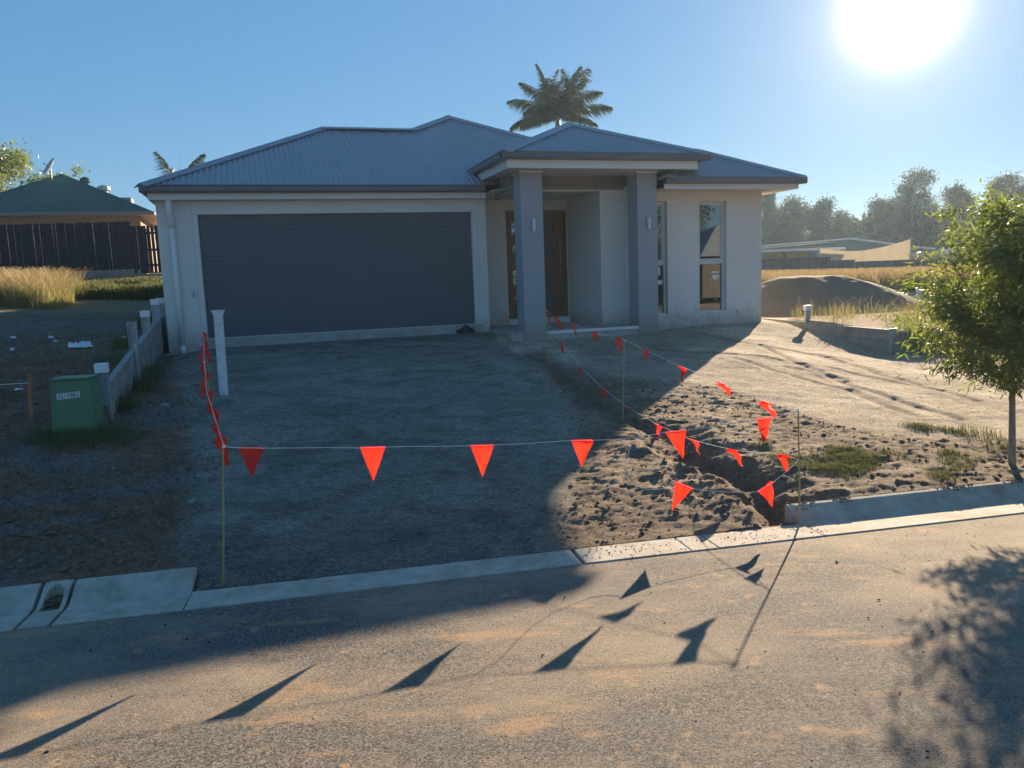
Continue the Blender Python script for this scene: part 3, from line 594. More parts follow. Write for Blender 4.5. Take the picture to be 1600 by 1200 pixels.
# porch canopy roof
sP = .43; PZ = 2.95; u0_, u1_, v0_ = 4.942, 8.918, -1.82; hp_ = (u1_-u0_)/2; apw = PZ+sP*hp_
zP = lambda u, v: PZ+sP*(v-v0_)
sheet('roof_sheet', 'u', u0_, u1_, lambda u: v0_+.03, lambda u: v0_+min(u-u0_, u1_-u), zP)
def vval(d): return (PZ+sP*d-ZB)/sM+V0
sheet('roof_sheet', 'v', v0_, vval(hp_), lambda v: u0_+max(.03, ((v-V0)*sM+ZB-PZ)/sP), lambda v: u0_+min(v-v0_, hp_), lambda v, u: PZ+sP*(u-u0_))
sheet('roof_sheet', 'v', v0_, vval(hp_)+1.2, lambda v: u1_-min(v-v0_, hp_), lambda v: u1_-.03, lambda v, u: PZ+sP*(u1_-u))
# ridge and hip cappings
def cap(p0, p1, wd=.15, lift=.018, m=None, parent=None):
    prof = [(-wd, -.048), (-wd-.004, -.036), (-.03, .012), (0, .024), (.03, .012), (wd+.004, -.036), (wd, -.048), (0, -.02)]
    p0 = Vector(p0)+Vector((0, 0, lift)); p1 = Vector(p1)+Vector((0, 0, lift)); return MB().prism(prof, p0, p1).build('ridge_cap', m or MT['roof'], parent or house)
zr1 = ZB+sM*3.289; zr2 = ZB+sM*4.393
cap((-.83, -.31, ZB+.0), (2.443, 2.965, zr1)); cap((2.40, 2.965, zr1), (4.42, 2.965, zr1)); cap((4.368, 2.965, zr1), (5.472, 4.069, zr2)); cap((5.472, 4.069, zr2), (9.80, -.26, ZB)); cap((5.472, 4.02, zr2), (5.472, 10, zr2))
zw = WZ+sM*hw; cap((WU-.02, WV+.02, WZ), (WU-hw, WV+hw, zw)); cap((WU-2*hw, WV, WZ), (WU-hw, WV+hw, zw)); cap((WU-hw, WV+hw, zw), (WU-hw, 12.6, zw))
pa = (u0_+hp_, v0_+hp_, apw); cap((u0_+.02, v0_+.02, PZ), pa); cap((u1_-.02, v0_+.02, PZ), pa); cap(pa, (u0_+hp_, vval(hp_), apw))
# television antenna lying low over the ridge
an = empty('antenna', (2.9, 4.2, zr1-.55), parent=house)
MB().tube([(0, 0, -.3), (0, 0, .66)], .012, 8).build('mast', MT['steel'], an); MB().tube([(-.1, 0, .66), (1.25, -.2, .68)], .011, 6).build('boom', MT['steel'], an)
for k in range(12):
    x = .0+k*.1; MB().tube([(x, -.25-.013*k, .665), (x, .25-.02*k, .675)], .004, 5).build('element', MT['steel'], an)
# crumpled plastic left at the garage corner
b = MB(); rng = np.random.RandomState(4); vs = []
for i in range(5):
    for j in range(5): vs.append((i*.085-.17, j*.05-.1, max(0, .17-.05*abs(i-2)-.05*abs(j-2))+rng.rand()*.03))
fs = [(i*5+j, (i+1)*5+j, (i+1)*5+j+1, i*5+j+1) for i in range(4) for j in range(4)]
P = HW(4.60, -.16, -.20); b.add(vs, fs); o = b.build('plastic_scrap', MT['black'], None); o.location = (P[0], P[1], gz(P[0], P[1])-.01); o.rotation_euler = (0, 0, TH)
tag(o, 'crumpled black plastic scrap lying against the right foot of the garage door', 'plastic scrap')
# ------------------------------------------------------------ bunting on bamboo stakes
def stake(top, base, label, cat='stake', r=.006):
    b = Vector(base); t_ = Vector(top)-b; o = empty('bamboo_stake', base, label=label, cat=cat, group='thin bamboo stakes holding the bunting')
    n = 9; pts = []; rs = []
    for k in range(n):
        f = k/(n-1); pts.append(t_*f*1.0 + Vector((0, 0, -.06*(1-f))) + Vector((math.sin(f*5)*.003, 0, 0))); rs.append(r*(1.15-.3*f)*(1.12 if k % 2 else .95))
    MB().tube(pts, rs, 8).build('cane', MT['bamboo'], o, smooth=True)
    MB().tube([t_*.985+Vector((0, 0, -.012)), t_*.985+Vector((0, 0, .0))], r*1.7, 8).build('knot', MT['rope'], o)
    return o
PL_, PR_, PM_, PC_ = (-1.81, 4.564, gz(-1.81, 4.564)), (1.985, 5.317, .0), (1.166, 8.262, gz(1.166, 8.262)), (.545, 11.689, gz(.545, 11.689))
stake((-1.729, 4.58, .885), PL_, 'bamboo stake at the front left corner of the driveway, just behind the kerb')
stake((1.969, 5.314, .835), PR_, 'bamboo stake standing on the concrete gutter at the front right corner of the driveway')
stake((1.192, 8.15, 1.125), PM_, 'bamboo stake right of the trench, halfway between kerb and porch')
stake((.557, 11.55, 1.31), PC_, 'bamboo stake in front of the left porch pillar, farthest of the stakes')
P2 = (-2.72, 7.121); stake((-2.799, 7.121, 1.162), (P2[0], P2[1], gz(*P2)), 'leaning bamboo stake on the left edge of the driveway, in front of the white pipe')
P3 = (-3.60, 9.4); stake((-3.66, 9.3, 1.33), (P3[0], P3[1], gz(*P3)), 'bamboo stake on the left edge of the driveway behind the white pipe')
def flag(parent, a, b, tip, curl=.02, seed=0):
    curl = curl*1.35+.005
    """small vinyl pennant: a, b ends of the hem on the cord, tip hanging below"""
    rng = np.random.RandomState(seed); a, b, tip = Vector(a), Vector(b), Vector(tip); nrm = (b-a).cross(tip-a).normalized(); n = 7; vs = []; fs = []
    for i in range(n+1):
        f = i/n; L = a.lerp(tip, f); R_ = b.lerp(tip, f); m = 4
        off = nrm*(curl*math.sin(f*3.0+seed)*f + curl*.4*math.sin(f*7+seed))
        for j in range(m+1):
            g = j/m; vs.append(L.lerp(R_, g)+off+nrm*(curl*.45*math.sin(g*5+seed*1.7+f*3)*(1-f*.4)+(rng.rand()-.5)*.006*(f > 0)))
    for i in range(n):
        for j in range(4): q = i*5+j; fs.append((q, q+1, q+6, q+5))
    # hem folded over the cord
    up = (a-tip).normalized()*.006; k = len(vs)
    vs += [a+up+nrm*.003, b+up+nrm*.003, b+nrm*.004-up, a+nrm*.004-up]; fs.append((k, k+1, k+2, k+3))
    me = MB().add(vs, fs).build('flag', MT['flag'], parent, smooth=True)
    return me
def bunting(label, path, flags, r=.0022, group='orange pennant bunting strings'):
    o0 = Vector(path[0]); o = empty('bunting', o0, label=label, cat='bunting', group=group)
    pts = []
    for i in range(len(path)-1):
        A, B = Vector(path[i]), Vector(path[i+1]); nseg = max(1, int((B-A).length/.15))
        for k in range(nseg): pts.append(A.lerp(B, k/nseg)-o0)
    pts.append(Vector(path[-1])-o0)
    for i in range(1, len(pts)-1): pts[i] = pts[i]+Vector((0, 0, math.sin(i*2.1)*.0018))
    MB().tube(pts, r, 5).build('cord', MT['rope'], o, smooth=True)
    for k, f in enumerate(flags):
        a, b, t_ = [Vector(q)-o0 for q in f[:3]]; flag(o, a, b, t_, f[3] if len(f) > 3 else .012, k+1)
    return o
bunting('front string of bright orange red pennants stretched along the kerb between the front stakes',
    [(-1.729, 4.58, .866), (-1.655, 4.594, .852), (-1.508, 4.624, .84), (-.949, 4.734, .796), (-.8, 4.764, .788), (-.278, 4.868, .754), (-.133, 4.896, .746), (.373, 4.997, .735), (.514, 5.025, .728), (.725, 5.067, .718), (1.012, 5.124, .739), (1.155, 5.152, .741), (1.658, 5.252, .778), (1.78, 5.276, .782), (1.969, 5.314, .818)],
    [((-1.655, 4.594, .852), (-1.508, 4.624, .84), (-1.575, 4.58, .672), .03), ((-.949, 4.734, .794), (-.8, 4.764, .786), (-.885, 4.747, .582), .008), ((-.278, 4.868, .752), (-.133, 4.896, .744), (-.21, 4.881, .546), .008),
     ((.373, 4.997, .733), (.514, 5.025, .726), (.441, 5.01, .548), .015), ((1.012, 5.124, .739), (1.155, 5.152, .741), (1.135, 5.148, .545), .008), ((1.658, 5.252, .778), (1.78, 5.276, .782), (1.72, 5.264, .608), .03)])
bunting('slack loop with two orange red pennants sagging below the front string at right',
    [(.725, 5.067, .716), (.765, 5.073, .655), (.735, 5.067, .57), (.727, 5.067, .50), (.75, 5.07, .44), (.80, 5.08, .40), (.88, 5.10, .36), (.97, 5.115, .355), (1.05, 5.132, .375), (1.08, 5.137, .395), (1.202, 5.161, .335), (1.30, 5.18, .315), (1.40, 5.2, .30), (1.50, 5.22, .282), (1.60, 5.24, .275), (1.675, 5.255, .273), (1.789, 5.278, .33), (1.90, 5.30, .41), (1.974, 5.312, .473)],
    [((1.08, 5.137, .395), (1.202, 5.161, .335), (1.046, 5.13, .193), .006), ((1.675, 5.255, .273), (1.789, 5.278, .33), (1.757, 5.271, .169), .03)])
bunting('upper pennant string running from the front right stake over the middle stake to the porch',
    [(1.973, 5.32, .82), (1.898, 5.628, .811), (1.859, 5.769, .823), (1.727, 6.244, .879), (1.687, 6.386, .887), (1.538, 6.923, .948), (1.5, 7.062, .963), (1.348, 7.609, 1.034), (1.302, 7.776, 1.052), (1.194, 8.15, 1.115), (1.167, 8.258, 1.113), (1.136, 8.427, 1.115), (1.012, 9.097, 1.128), (.983, 9.249, 1.134), (.844, 9.999, 1.172), (.805, 10.214, 1.177), (.701, 10.772, 1.227), (.641, 11.095, 1.231), (.557, 11.55, 1.285)],
    [((1.898, 5.628, .809), (1.859, 5.769, .821), (1.92, 5.665, .708), .03), ((1.727, 6.244, .877), (1.687, 6.386, .885), (1.75, 6.281, .772), .03), ((1.538, 6.923, .946), (1.5, 7.062, .961), (1.52, 7.006, .809), .035), ((1.348, 7.609, 1.032), (1.302, 7.776, 1.05), (1.345, 7.666, .957), .04),
     ((1.167, 8.258, 1.113), (1.136, 8.427, 1.115), (1.19, 8.30, .99), .03), ((1.012, 9.097, 1.128), (.983, 9.249, 1.134), (1.03, 9.129, 1.03), .03), ((.844, 9.999, 1.17), (.805, 10.214, 1.175), (.85, 10.105, 1.023), .03), ((.701, 10.772, 1.225), (.641, 11.095, 1.229), (.69, 10.93, 1.06), .03), ((.56, 11.45, 1.27), (.545, 11.56, 1.28), (.575, 11.45, 1.11), .02)])
bunting('lower pennant string sagging along the trench from the front right stake towards the porch',
    [(1.980, 5.326, .471), (1.96, 5.425, .462), (1.927, 5.568, .454), (1.792, 6.161, .355), (1.757, 6.314, .337), (1.631, 6.869, .29), (1.596, 7.02, .285), (1.463, 7.602, .288), (1.425, 7.77, .292), (1.288, 8.373, .334), (1.25, 8.539, .345), (1.114, 9.135, .43), (1.074, 9.308, .46), (.919, 9.988, .60), (.885, 10.139, .645), (.743, 10.761, .845), (.696, 10.965, .91), (.557, 11.60, 1.14)],
    [((1.96, 5.425, .462), (1.927, 5.568, .454), (1.93, 5.45, .36), .02), ((1.792, 6.161, .355), (1.757, 6.314, .335), (1.801, 6.121, .232), .02), ((1.631, 6.869, .287), (1.596, 7.02, .28), (1.64, 6.858, .162), .025), ((1.463, 7.602, .286), (1.425, 7.77, .288), (1.449, 7.666, .150), .02),
     ((1.288, 8.373, .334), (1.25, 8.539, .34), (1.235, 8.565, .19), .02), ((1.114, 9.135, .428), (1.074, 9.308, .456), (1.10, 9.207, .301), .02), ((.919, 9.988, .60), (.885, 10.139, .643), (.905, 10.072, .489), .03), ((.743, 10.761, .845), (.696, 10.965, .90), (.71, 10.891, .72), .02)])
lp = [(-1.729, 4.58, .866), (-2.0, 5.2, .905), (-2.4, 6.1, 1.0), (-2.795, 7.11, 1.15), (-3.1, 7.9, 1.19), (-3.40, 8.7, 1.25), (-3.66, 9.3, 1.315)]
def on(path, f):
    L = [0]
    for i in range(len(path)-1): L.append(L[-1]+(Vector(path[i+1])-Vector(path[i])).length)
    d = f*L[-1]
    for i in range(len(path)-1):
        if d <= L[i+1]: return Vector(path[i]).lerp(Vector(path[i+1]), (d-L[i])/(L[i+1]-L[i]))
    return Vector(path[-1])
fl = []
for k, f in enumerate((.03, .085, .20, .31, .42, .53, .64, .75, .86, .955)):
    a = on(lp, f); b = on(lp, min(1, f+.027)); fl.append((a, b, (a+b)/2+Vector((.025*math.sin(k*3), .02, -.18)), .035))
bunting('left pennant string seen almost end on, pennants bunched together along the driveway edge', lp, fl)
# ------------------------------------------------------------ white pipe
px, py = -3.62, 9.74; z0 = gz(px, py)
pp = empty('vent_pipe', (px, py, z0), label='upright white plastic pipe with a flat collar standing in the driveway before the garage', cat='pipe')
MB().tube([(0, 0, -.1), (.015, 0, 1.03)], .056, 24, caps=False).build('pipe', MT['pvc'], pp, smooth=True)
MB().tube([(.015, 0, 1.00), (.015, 0, 1.04)], .069, 24).tube([(.015, 0, 1.04), (.015, 0, 1.055)], .083, 24).build('collar', MT['pvc'], pp)
# ------------------------------------------------------------ green service cabinet
cxx, cyy = -4.46, 7.93; z0 = gz(cxx, cyy)-.02
cb = empty('service_cabinet', (cxx, cyy, z0), .10, label='green steel service cabinet with a white number plate on the left verge', cat='utility cabinet')
w, d, h = .20, .13, .56
prof = [(-w-.012, 0), (-w+.012, h)]
v_ = [(-w-.02, -d, -.1), (w+.02, -d, -.1), (w+.02, d, -.1), (-w-.02, d, -.1), (-w+.02, -d+.02, h), (w-.015, -d+.02, h), (w-.015, d, h-.0), (-w+.02, d, h)]
MB().add(v_, [(0,1,5,4),(1,2,6,5),(2,3,7,6),(3,0,4,7),(0,3,2,1),(4,5,6,7)]).build('casing', MT['cab'], cb, bevel=.012)
MB().add([(-w+.012, -d+.010, h+.002), (w-.008, -d+.010, h+.002), (w-.008, d+.01, h+.002), (-w+.012, d+.01, h+.002), (-w+.018, -d+.014, h+.024), (w-.014, -d+.014, h+.024), (w-.014, d, h+.024), (-w+.018, d, h+.024)], [(0,1,5,4),(1,2,6,5),(2,3,7,6),(3,0,4,7),(0,3,2,1),(4,5,6,7)]).build('lid', MT['cab'], cb, bevel=.006)
yp = lambda z: -d+.02*z/h+(-.0025)
pl = MB().add([(-.13, yp(.37), .37), (.095, yp(.37), .385), (.095, yp(.43), .445), (-.13, yp(.43), .43)], [(0, 1, 2, 3)]).build('number_plate', MT['white'], cb)
cu = bpy.data.curves.new('number', 'FONT'); cu.body = '3215882'; cu.size = .060; cu.extrude = .0004; cu.offset = .0004; cu.align_x = 'CENTER'; cu.align_y = 'CENTER'
to = bpy.data.objects.new('tmp', cu); link(to); bpy.context.view_layer.update()
me = bpy.data.meshes.new_from_object(to); bpy.data.objects.remove(to); me.materials.clear(); me.materials.append(MT['black'])
to = bpy.data.objects.new('number', me); link(to); to.parent = pl; to.rotation_euler = (R(90), R(-3.8), 0); to.location = (-.0175, yp(.408)-.003, .4075)
# ------------------------------------------------------------ surveyor stake and cord
sx, sy = -5.14, 8.24; z0 = gz(sx, sy)
t_ = empty('timber_peg', (sx, sy, z0), label='orange brown timber peg with a cord tied near its top, left of the green cabinet', cat='peg')
MB().add([(-.02, -.012, -.1), (.02, -.012, -.1), (.02, .012, -.1), (-.02, .012, -.1), (.03, -.012, .46), (.065, -.012, .47), (.065, .012, .47), (.03, .012, .46)], [(0,1,5,4),(1,2,6,5),(2,3,7,6),(3,0,4,7),(0,3,2,1),(4,5,6,7)]).build('peg', MT['stake'], t_, bevel=.002)
c_ = MB().tube([(sx+.035, sy-.014, z0+.37), (sx-.4, sy+.03, z0+.355), (sx-.9, sy+.06, z0+.36), (sx-2.4, sy-.1, z0+.38)], .0035, 6).build('string_line', MT['rope'], None)
tag(c_, 'thin pale cord running left from the timber peg', 'cord')
# ------------------------------------------------------------ left retaining wall: concrete sleepers between steel posts
PA = Vector(HW(-.80, -5.15, 0)).to_2d(); PB = Vector(HW(-.80, 1.2, 0)).to_2d()
lw = empty('retaining_wall', (PA.x, PA.y, 0), math.atan2(PB.y-PA.y, PB.x-PA.x), label='low concrete sleeper retaining wall with steel posts along the left side of the driveway', cat='retaining wall')
L = (PB-PA).length; fr = [0, .385, .60, .80, .93]; dist = [f*L for f in fr]+[L+1.4]
topz = lambda t: .80+ .56*min(1, t/(L*.86))
for k in range(len(dist)-1):
    a, b = dist[k]+.04, dist[k+1]-.04; za, zb = topz(dist[k])-.02, topz(dist[k+1])-.02
    zt = (za+zb)/2
    for r_ in range(4):
        z1a, z1b = za-r_*.2, zb-r_*.2
        MB().add([(a, -.04, z1a-.194), (b, -.04, z1b-.194), (b, .04, z1b-.194), (a, .04, z1a-.194), (a, -.04, z1a), (b, -.04, z1b), (b, .04, z1b), (a, .04, z1a)], [(0,3,2,1),(4,5,6,7),(0,1,5,4),(1,2,6,5),(2,3,7,6),(3,0,4,7)]).build('sleeper', MT['sleeper'], lw, bevel=.008)
hts = [(.22, True, .03), (.34, False, -.03), (.30, True, .0), (.33, True, .05), (.30, True, .0)]
capm = MT['white']
for k, d in enumerate(dist[:-1]):
    ex, cp_, ln = hts[k]; zt = topz(d)+ex; zb_ = topz(d)-.85
    pm = MB()
    for sgn in (-1, 1): pm.prism([(-.05, -.058+.052*(sgn+1)+.0), (.05, -.058+.052*(sgn+1)), (.05, -.046+.052*(sgn+1)), (-.05, -.046+.052*(sgn+1))], (d, 0, zb_), (d+ln, 0, zt), up=(0, 1, 0))
    pm.prism([(-.006, -.046), (.006, -.046), (.006, .045), (-.006, .045)], (d, 0, zb_), (d+ln, 0, zt), up=(0, 1, 0))
    po = pm.build('steel_post', MT['steel'], lw)
    if cp_:
        MB().box(d+ln-.066, d+ln+.066, -.066, .066, zt-.09, zt+.012).build('post_cap', capm, po, bevel=.006)
    else: MB().tube([(d-.051, .0, zt-.05), (d-.0505, .0, zt-.05)], .012, 10).build('bolt_hole', MT['black'], po)
MB().box(dist[1]-.38, dist[1]-.26, -.085, -.045, topz(dist[1])-.45, topz(dist[1])+.05).build('angle_bracket', MT['steel'], lw, bevel=.008)
# ------------------------------------------------------------ right retaining wall
A3 = HW(11.46, -3.62, 0); zA = SL-.297
rw = empty('retaining_wall', (A3[0], A3[1], 0), TH+math.pi/2, label='low concrete retaining wall with one dark steel end post, beyond the right hand yard', cat='retaining wall')
for k in range(3):
    for r_ in range(3):
        a, b = k*2.3+.06, (k+1)*2.3-.01; z1 = zA+k*.05-r_*.2
        MB().add([(a, -.04, z1-.194), (b, -.04, z1-.17), (b, .04, z1-.17), (a, .04, z1-.194), (a, -.04, z1), (b, -.04, z1+.03), (b, .04, z1+.03), (a, .04, z1)], [(0,3,2,1),(4,5,6,7),(0,1,5,4),(1,2,6,5),(2,3,7,6),(3,0,4,7)]).build('sleeper', MT['sleeper'], rw, bevel=.008)
pm = MB(); pm.box(-.005, .055, -.055, -.045, zA-.7, zA+.03); pm.box(-.005, .055, .045, .055, zA-.7, zA+.03); pm.box(-.01, -.002, -.055, .055, zA-.7, zA+.03); pm.build('steel_post', MT['steel'], rw)
pm = MB().box(2.29, 2.33, -.05, .05, zA-.6, zA+.36).build('steel_post', MT['steel'], rw); MB().box(2.25, 2.37, -.07, .07, zA+.28, zA+.38).build('post_cap', MT['white'], pm, bevel=.006)
# far sleeper wall on the right lot
A4 = (9.6, 25.5); rw2 = empty('retaining_wall', (A4[0], A4[1], gz(*A4)), -.05, label='long low sleeper edge in front of the golden grass, behind the sand heap', cat='retaining wall')
for k in range(6): MB().box(k*2.4+.02, k*2.4+2.38, -.04, .04, -.1, .20).build('sleeper', MT['sleeper'], rw2, bevel=.01)
def ppipe(x, y, h, lab, r=.08):
    z = gz(x, y); o = empty('capped_pipe', (x, y, z), label=lab, cat='pipe', group='white capped pipes on the right lot')
    MB().tube([(0, 0, -.1), (0, 0, h-.1)], r*.8, 14).build('pipe', MT['pvc'], o, smooth=True); MB().tube([(0, 0, h-.1), (0, 0, h)], r, 14).build('end_cap', MT['white'], o)
ppipe(10.95, 24.6, .50, 'short white capped pipe in the weeds right behind the sand heap'); ppipe(11.99, 23, .42, 'white capped pipe standing in bare red dirt beside the young tree')
# ------------------------------------------------------------ neighbour's house on the left
A = Vector((-15.91, 36.0)); B = Vector((-21.51, 34.1)); dr = (A-B).normalized(); ang_ = math.atan2(dr.y, dr.x); Ln = 8.3
O = A-dr*Ln
nb = empty('neighbour_house', (O.x, O.y, 2.0), ang_, label='neighbouring brick house with a green metal hip roof behind the dark fence', cat='house')
ez = 3.27; t_ = Ln/2; nslope = .52; depth = 15
wallp(nb, 'front_wall', 'u', .55, .2, .5, Ln-.55, -1, ez-.05, [(2.0, 3.6, 1.0, 2.3), (5.4, 6.6, 1.0, 2.3)], MT['brick'])
wallp(nb, 'side_wall', 'v', Ln-.75, .2, .75, 12, -1, ez-.05, [], MT['brick'])
wallp(nb, 'side_wall', 'v', .5, .2, .75, 12, -1, ez-.05, [], MT['brick'])
for a, b in ((2.0, 3.6), (5.4, 6.6)):
    wn = MB().box(a, a+.06, .57, .66, 1, 2.3).box(b-.06, b, .57, .66, 1, 2.3).box(a+.06, b-.06, .57, .66, 2.24, 2.3).box(a+.06, b-.06, .57, .66, 1, 1.06).build('window', MT['white'], nb); MB().box(a+.06, b-.06, .61, .63, 1.06, 2.24).build('pane', MT['glass'], wn)
MB().box(-.03, Ln+.03, -.12, 0, ez-.06, ez+.07).build('gutter', MT['gutter'], nb); MB().box(Ln, Ln+.12, -.12, depth, ez-.06, ez+.07).build('gutter', MT['gutter'], nb)
MB().box(.0, Ln, 0, .54, ez-.055, ez-.04).box(Ln-.54, Ln, .55, depth, ez-.055, ez-.04).build('eaves', MT['tan'], nb)
sp = dict(pitch=.16, amp=.012, spp=6, m=MT['greenroof'], parent=nb)
sheet('roof_sheet', 'u', 0, Ln, lambda u: -.02, lambda u: min(u, Ln-u), lambda u, v: ez+.06+nslope*v, **sp)
sheet('roof_sheet', 'v', 0, depth, lambda v: Ln-min(v, t_, depth-v), lambda v: Ln, lambda v, u: ez+.06+nslope*(Ln-u), **sp)
sheet('roof_sheet', 'v', 0, depth, lambda v: 0, lambda v: min(v, t_, depth-v), lambda v, u: ez+.06+nslope*u, **sp)
zt = ez+.06+nslope*t_
cap((0, 0, ez+.06), (t_, t_, zt), .12, .02, MT['greenroof'], nb); cap((Ln, 0, ez+.06), (t_, t_, zt), .12, .02, MT['greenroof'], nb); cap((t_, t_, zt), (t_, depth-t_, zt), .12, .02, MT['greenroof'], nb)
# lower porch end with warm trim at the right
MB().box(Ln-.1, Ln+1.7, 1.6, 4.2, 2.2, 2.35).build('porch_beam', MT['tan'], nb)
MB().add([(Ln+.1, 1.4, 3.05), (Ln+2.0, 1.4, 2.3), (Ln+2.0, 4.4, 2.3), (Ln+.1, 4.4, 3.05), (Ln+.1, 1.4, 3.0), (Ln+2.0, 1.4, 2.24), (Ln+2.0, 4.4, 2.24), (Ln+.1, 4.4, 3.0)], [(0,1,2,3),(4,7,6,5),(0,4,5,1),(1,5,6,2),(2,6,7,3),(3,7,4,0)]).build('porch_roof', mat('terracotta', (.42, .16, .09), .7, .2, 4), nb)
MB().box(Ln+1.5, Ln+1.7, 1.7, 1.9, -1, 2.2).build('porch_post', MT['tan'], nb); MB().box(Ln+.0, Ln+1.4, 3.6, 3.8, -1, 2.2).build('porch_wall', MT['tan'], nb)
for (u_, v_, r_, lab) in ((t_+.75, 5.6, .22, 0), (t_+1.6, 5.2, .26, 1)):
    zz = ez+.06+nslope*(Ln-u_)
    vt = MB().tube([(u_, v_, zz-.1), (u_, v_, zz+.16)], r_*.7, 14).build('vent_base', MT['greenroof' if lab == 0 else 'greysteel'], nb)
    MB().tube([(u_, v_, zz+.16), (u_, v_, zz+.22), (u_, v_, zz+.38), (u_, v_, zz+.46)], [r_*.75, r_*1.15, r_*1.1, r_*.4], 16).build('vent_turbine', MT['greenroof' if lab == 0 else 'steel'], vt)
MB().box(t_+2.1, t_+2.9, 4.2, 5.4, ez+.06+nslope*(Ln-t_-2.5)-.1, ez+.06+nslope*(Ln-t_-2.5)+.22).build('roof_panel', MT['gutter'], nb)
u_, v_ = t_-.3, 3.4; zz = ez+.06+nslope*v_
ds = empty('satellite_dish', (u_, v_, zz), parent=nb); MB().tube([(0, 0, 0), (0, 0, .45), (.02, .05, .55)], .025, 8).build('dish_mast', MT['steel'], ds)
b = MB(); vs = [(0, 0, 0)]; fs = []
for i in range(1, 4):
    for k in range(16):
        a = 2*math.pi*k/16; r_ = i/3*.42; vs.append((r_*math.cos(a), r_*math.sin(a)*1.15, .12*(i/3)**2))
for k in range(16): fs.append((0, 1+k, 1+(k+1) % 16))
for i in range(2):
    for k in range(16): fs.append((1+i*16+k, 1+(i+1)*16+k, 1+(i+1)*16+(k+1) % 16, 1+i*16+(k+1) % 16))
o = b.add(vs, fs).build('dish', MT['steel'], ds, smooth=True); o.location = (0, .05, .6); o.rotation_euler = (R(58), 0, R(-62)); MB().tube([(0, .05, .6), (-.25, -.25, .75)], .012, 6).build('feed_arm', MT['steel'], ds)
# ------------------------------------------------------------ dark paling fence on a block wall
FA = Vector((-12.3, 29.0)); FB = Vector((-22.5, 27.5)); fd_ = (FA-FB).normalized(); LF = (FA-FB).length
pf = empty('paling_fence', (FB.x, FB.y, 0), math.atan2(fd_.y, fd_.x), label='tall dark stained timber paling fence below the green roof', cat='fence')
pal = MB().box(0, .104, 0, .02, 0, 1.7).build('paling', MT['fencedark'], pf, bevel=0); rng = np.random.RandomState(3); first = True; x = 0
def fz(x):
    f = x/LF; return 2.60+(.10 if f < .33 else 0)-(.16 if f > .87 else 0)
while x < LF-.1:
    o = pal if first else cp(pal, parent=pf); first = False
    o.location = (x, rng.rand()*.008, fz(x)+rng.rand()*.02); o.rotation_euler = (0, (rng.rand()-.5)*.012, 0); x += .1035+(.008 if rng.rand() < .15 else 0)+(.03 if x > LF*.91 else 0)
for z in (.3, .85, 1.45):
    for a, b in ((0, .33), (.33, .87), (.87, 1)): MB().box(a*LF, b*LF-.01, .035, .08, fz((a+.01)*LF)+z-.04, fz((a+.01)*LF)+z+.04).build('rail', MT['fencedark'], pf)
a_ = .0
bw = empty('block_wall', (FB.x, FB.y, 0), math.atan2(fd_.y, fd_.x), label='grey block retaining wall under the dark paling fence', cat='retaining wall')
bl = MB().box(0, .78, .0, .12, 0, .24).build('block', MT['block'], bw, bevel=.012); first = True
for row in range(4):
    x = -(row % 2)*.4
    while x < LF-.3:
        if fz(max(x, 0))-.245*(row+1) > 1.55:
            o = bl if first else cp(bl, parent=bw); first = False; o.location = (x, .0+rng.rand()*.008, fz(max(x, .01))-.01-.245*(row+1))
        x += .79
# ------------------------------------------------------------ right background: dark fence, shed, shade cloth, low roofs
def sheetfence(P0, P1, z0, z1, lab, m):
    d = Vector(P1)-Vector(P0); L = d.length; o = empty('sheet_fence', (P0[0], P0[1], 0), math.atan2(d.y, d.x), label=lab, cat='fence')
    n = max(1, round(L/2.4)); pw = L/n; xs = np.linspace(0, pw-.03, 37); zo = .012*np.sign(np.sin(xs/.2*2*math.pi)); base = None
    V = [(x, z_, z0) for x, z_ in zip(xs, zo)]+[(x, z_, z1) for x, z_ in zip(xs, zo)]; F_ = [(i, i+1, 38+i, 37+i) for i in range(36)]
    for k in range(n):
        if base is None: base = MB().add(V, F_).build('panel', m, o); q = base
        else: q = cp(base, parent=o)
        q.location = (k*pw, 0, 0); MB().box(k*pw-.03, k*pw+.03, -.03, .03, z0, z1+.03).build('post', m, o)
    MB().box(0, L, -.025, .025, z1, z1+.04).build('top_rail', m, o)
sheetfence((11.8, 38), (15.8, 38.6), .5, 2.20, 'dark grey sheet metal fence panels nearest the house on the right', MT['fencegrey'])
sheetfence((15.84, 38.65), (17.1, 38.85), .5, 2.02, 'short lower stretch of dark grey sheet fence at the left end of the shade cloth', MT['fencegrey'])
sheetfence((17.14, 38.9), (38, 42), .5, 1.92, 'long lowest stretch of dark grey sheet fence under the shade cloth and behind the tree', MT['fencegrey'])
# shed with a shallow gable
sh_ = empty('shed', (17.0, 54, 0), .0, label='grey blue shed with a shallow pale edged roof far right behind the fence', cat='shed')
MB().box(0, 14, 0, 7, .4, 2.6).build('walls', MT['greysteel'], sh_)
MB().add([(-.4, -.5, 3.25), (6.2, -.5, 3.55), (14.5, -.5, 2.2), (14.5, 7.5, 2.2), (6.2, 7.5, 3.55), (-.4, 7.5, 3.25), (-.4, -.5, 3.17), (6.2, -.5, 3.47), (14.5, -.5, 2.12), (14.5, 7.5, 2.12), (6.2, 7.5, 3.47), (-.4, 7.5, 3.17)], [(0,1,4,5),(1,2,3,4),(0,6,7,1),(1,7,8,2),(6,11,10,7),(7,10,9,8),(2,8,9,3),(0,5,11,6)]).build('roof', MT['greysteel'], sh_)
MB().tube([(-.4, -.55, 3.27), (6.2, -.55, 3.58)], .05, 6).tube([(6.2, -.55, 3.58), (14.5, -.55, 2.24)], .05, 6).build('roof_edge', MT['white'], sh_)
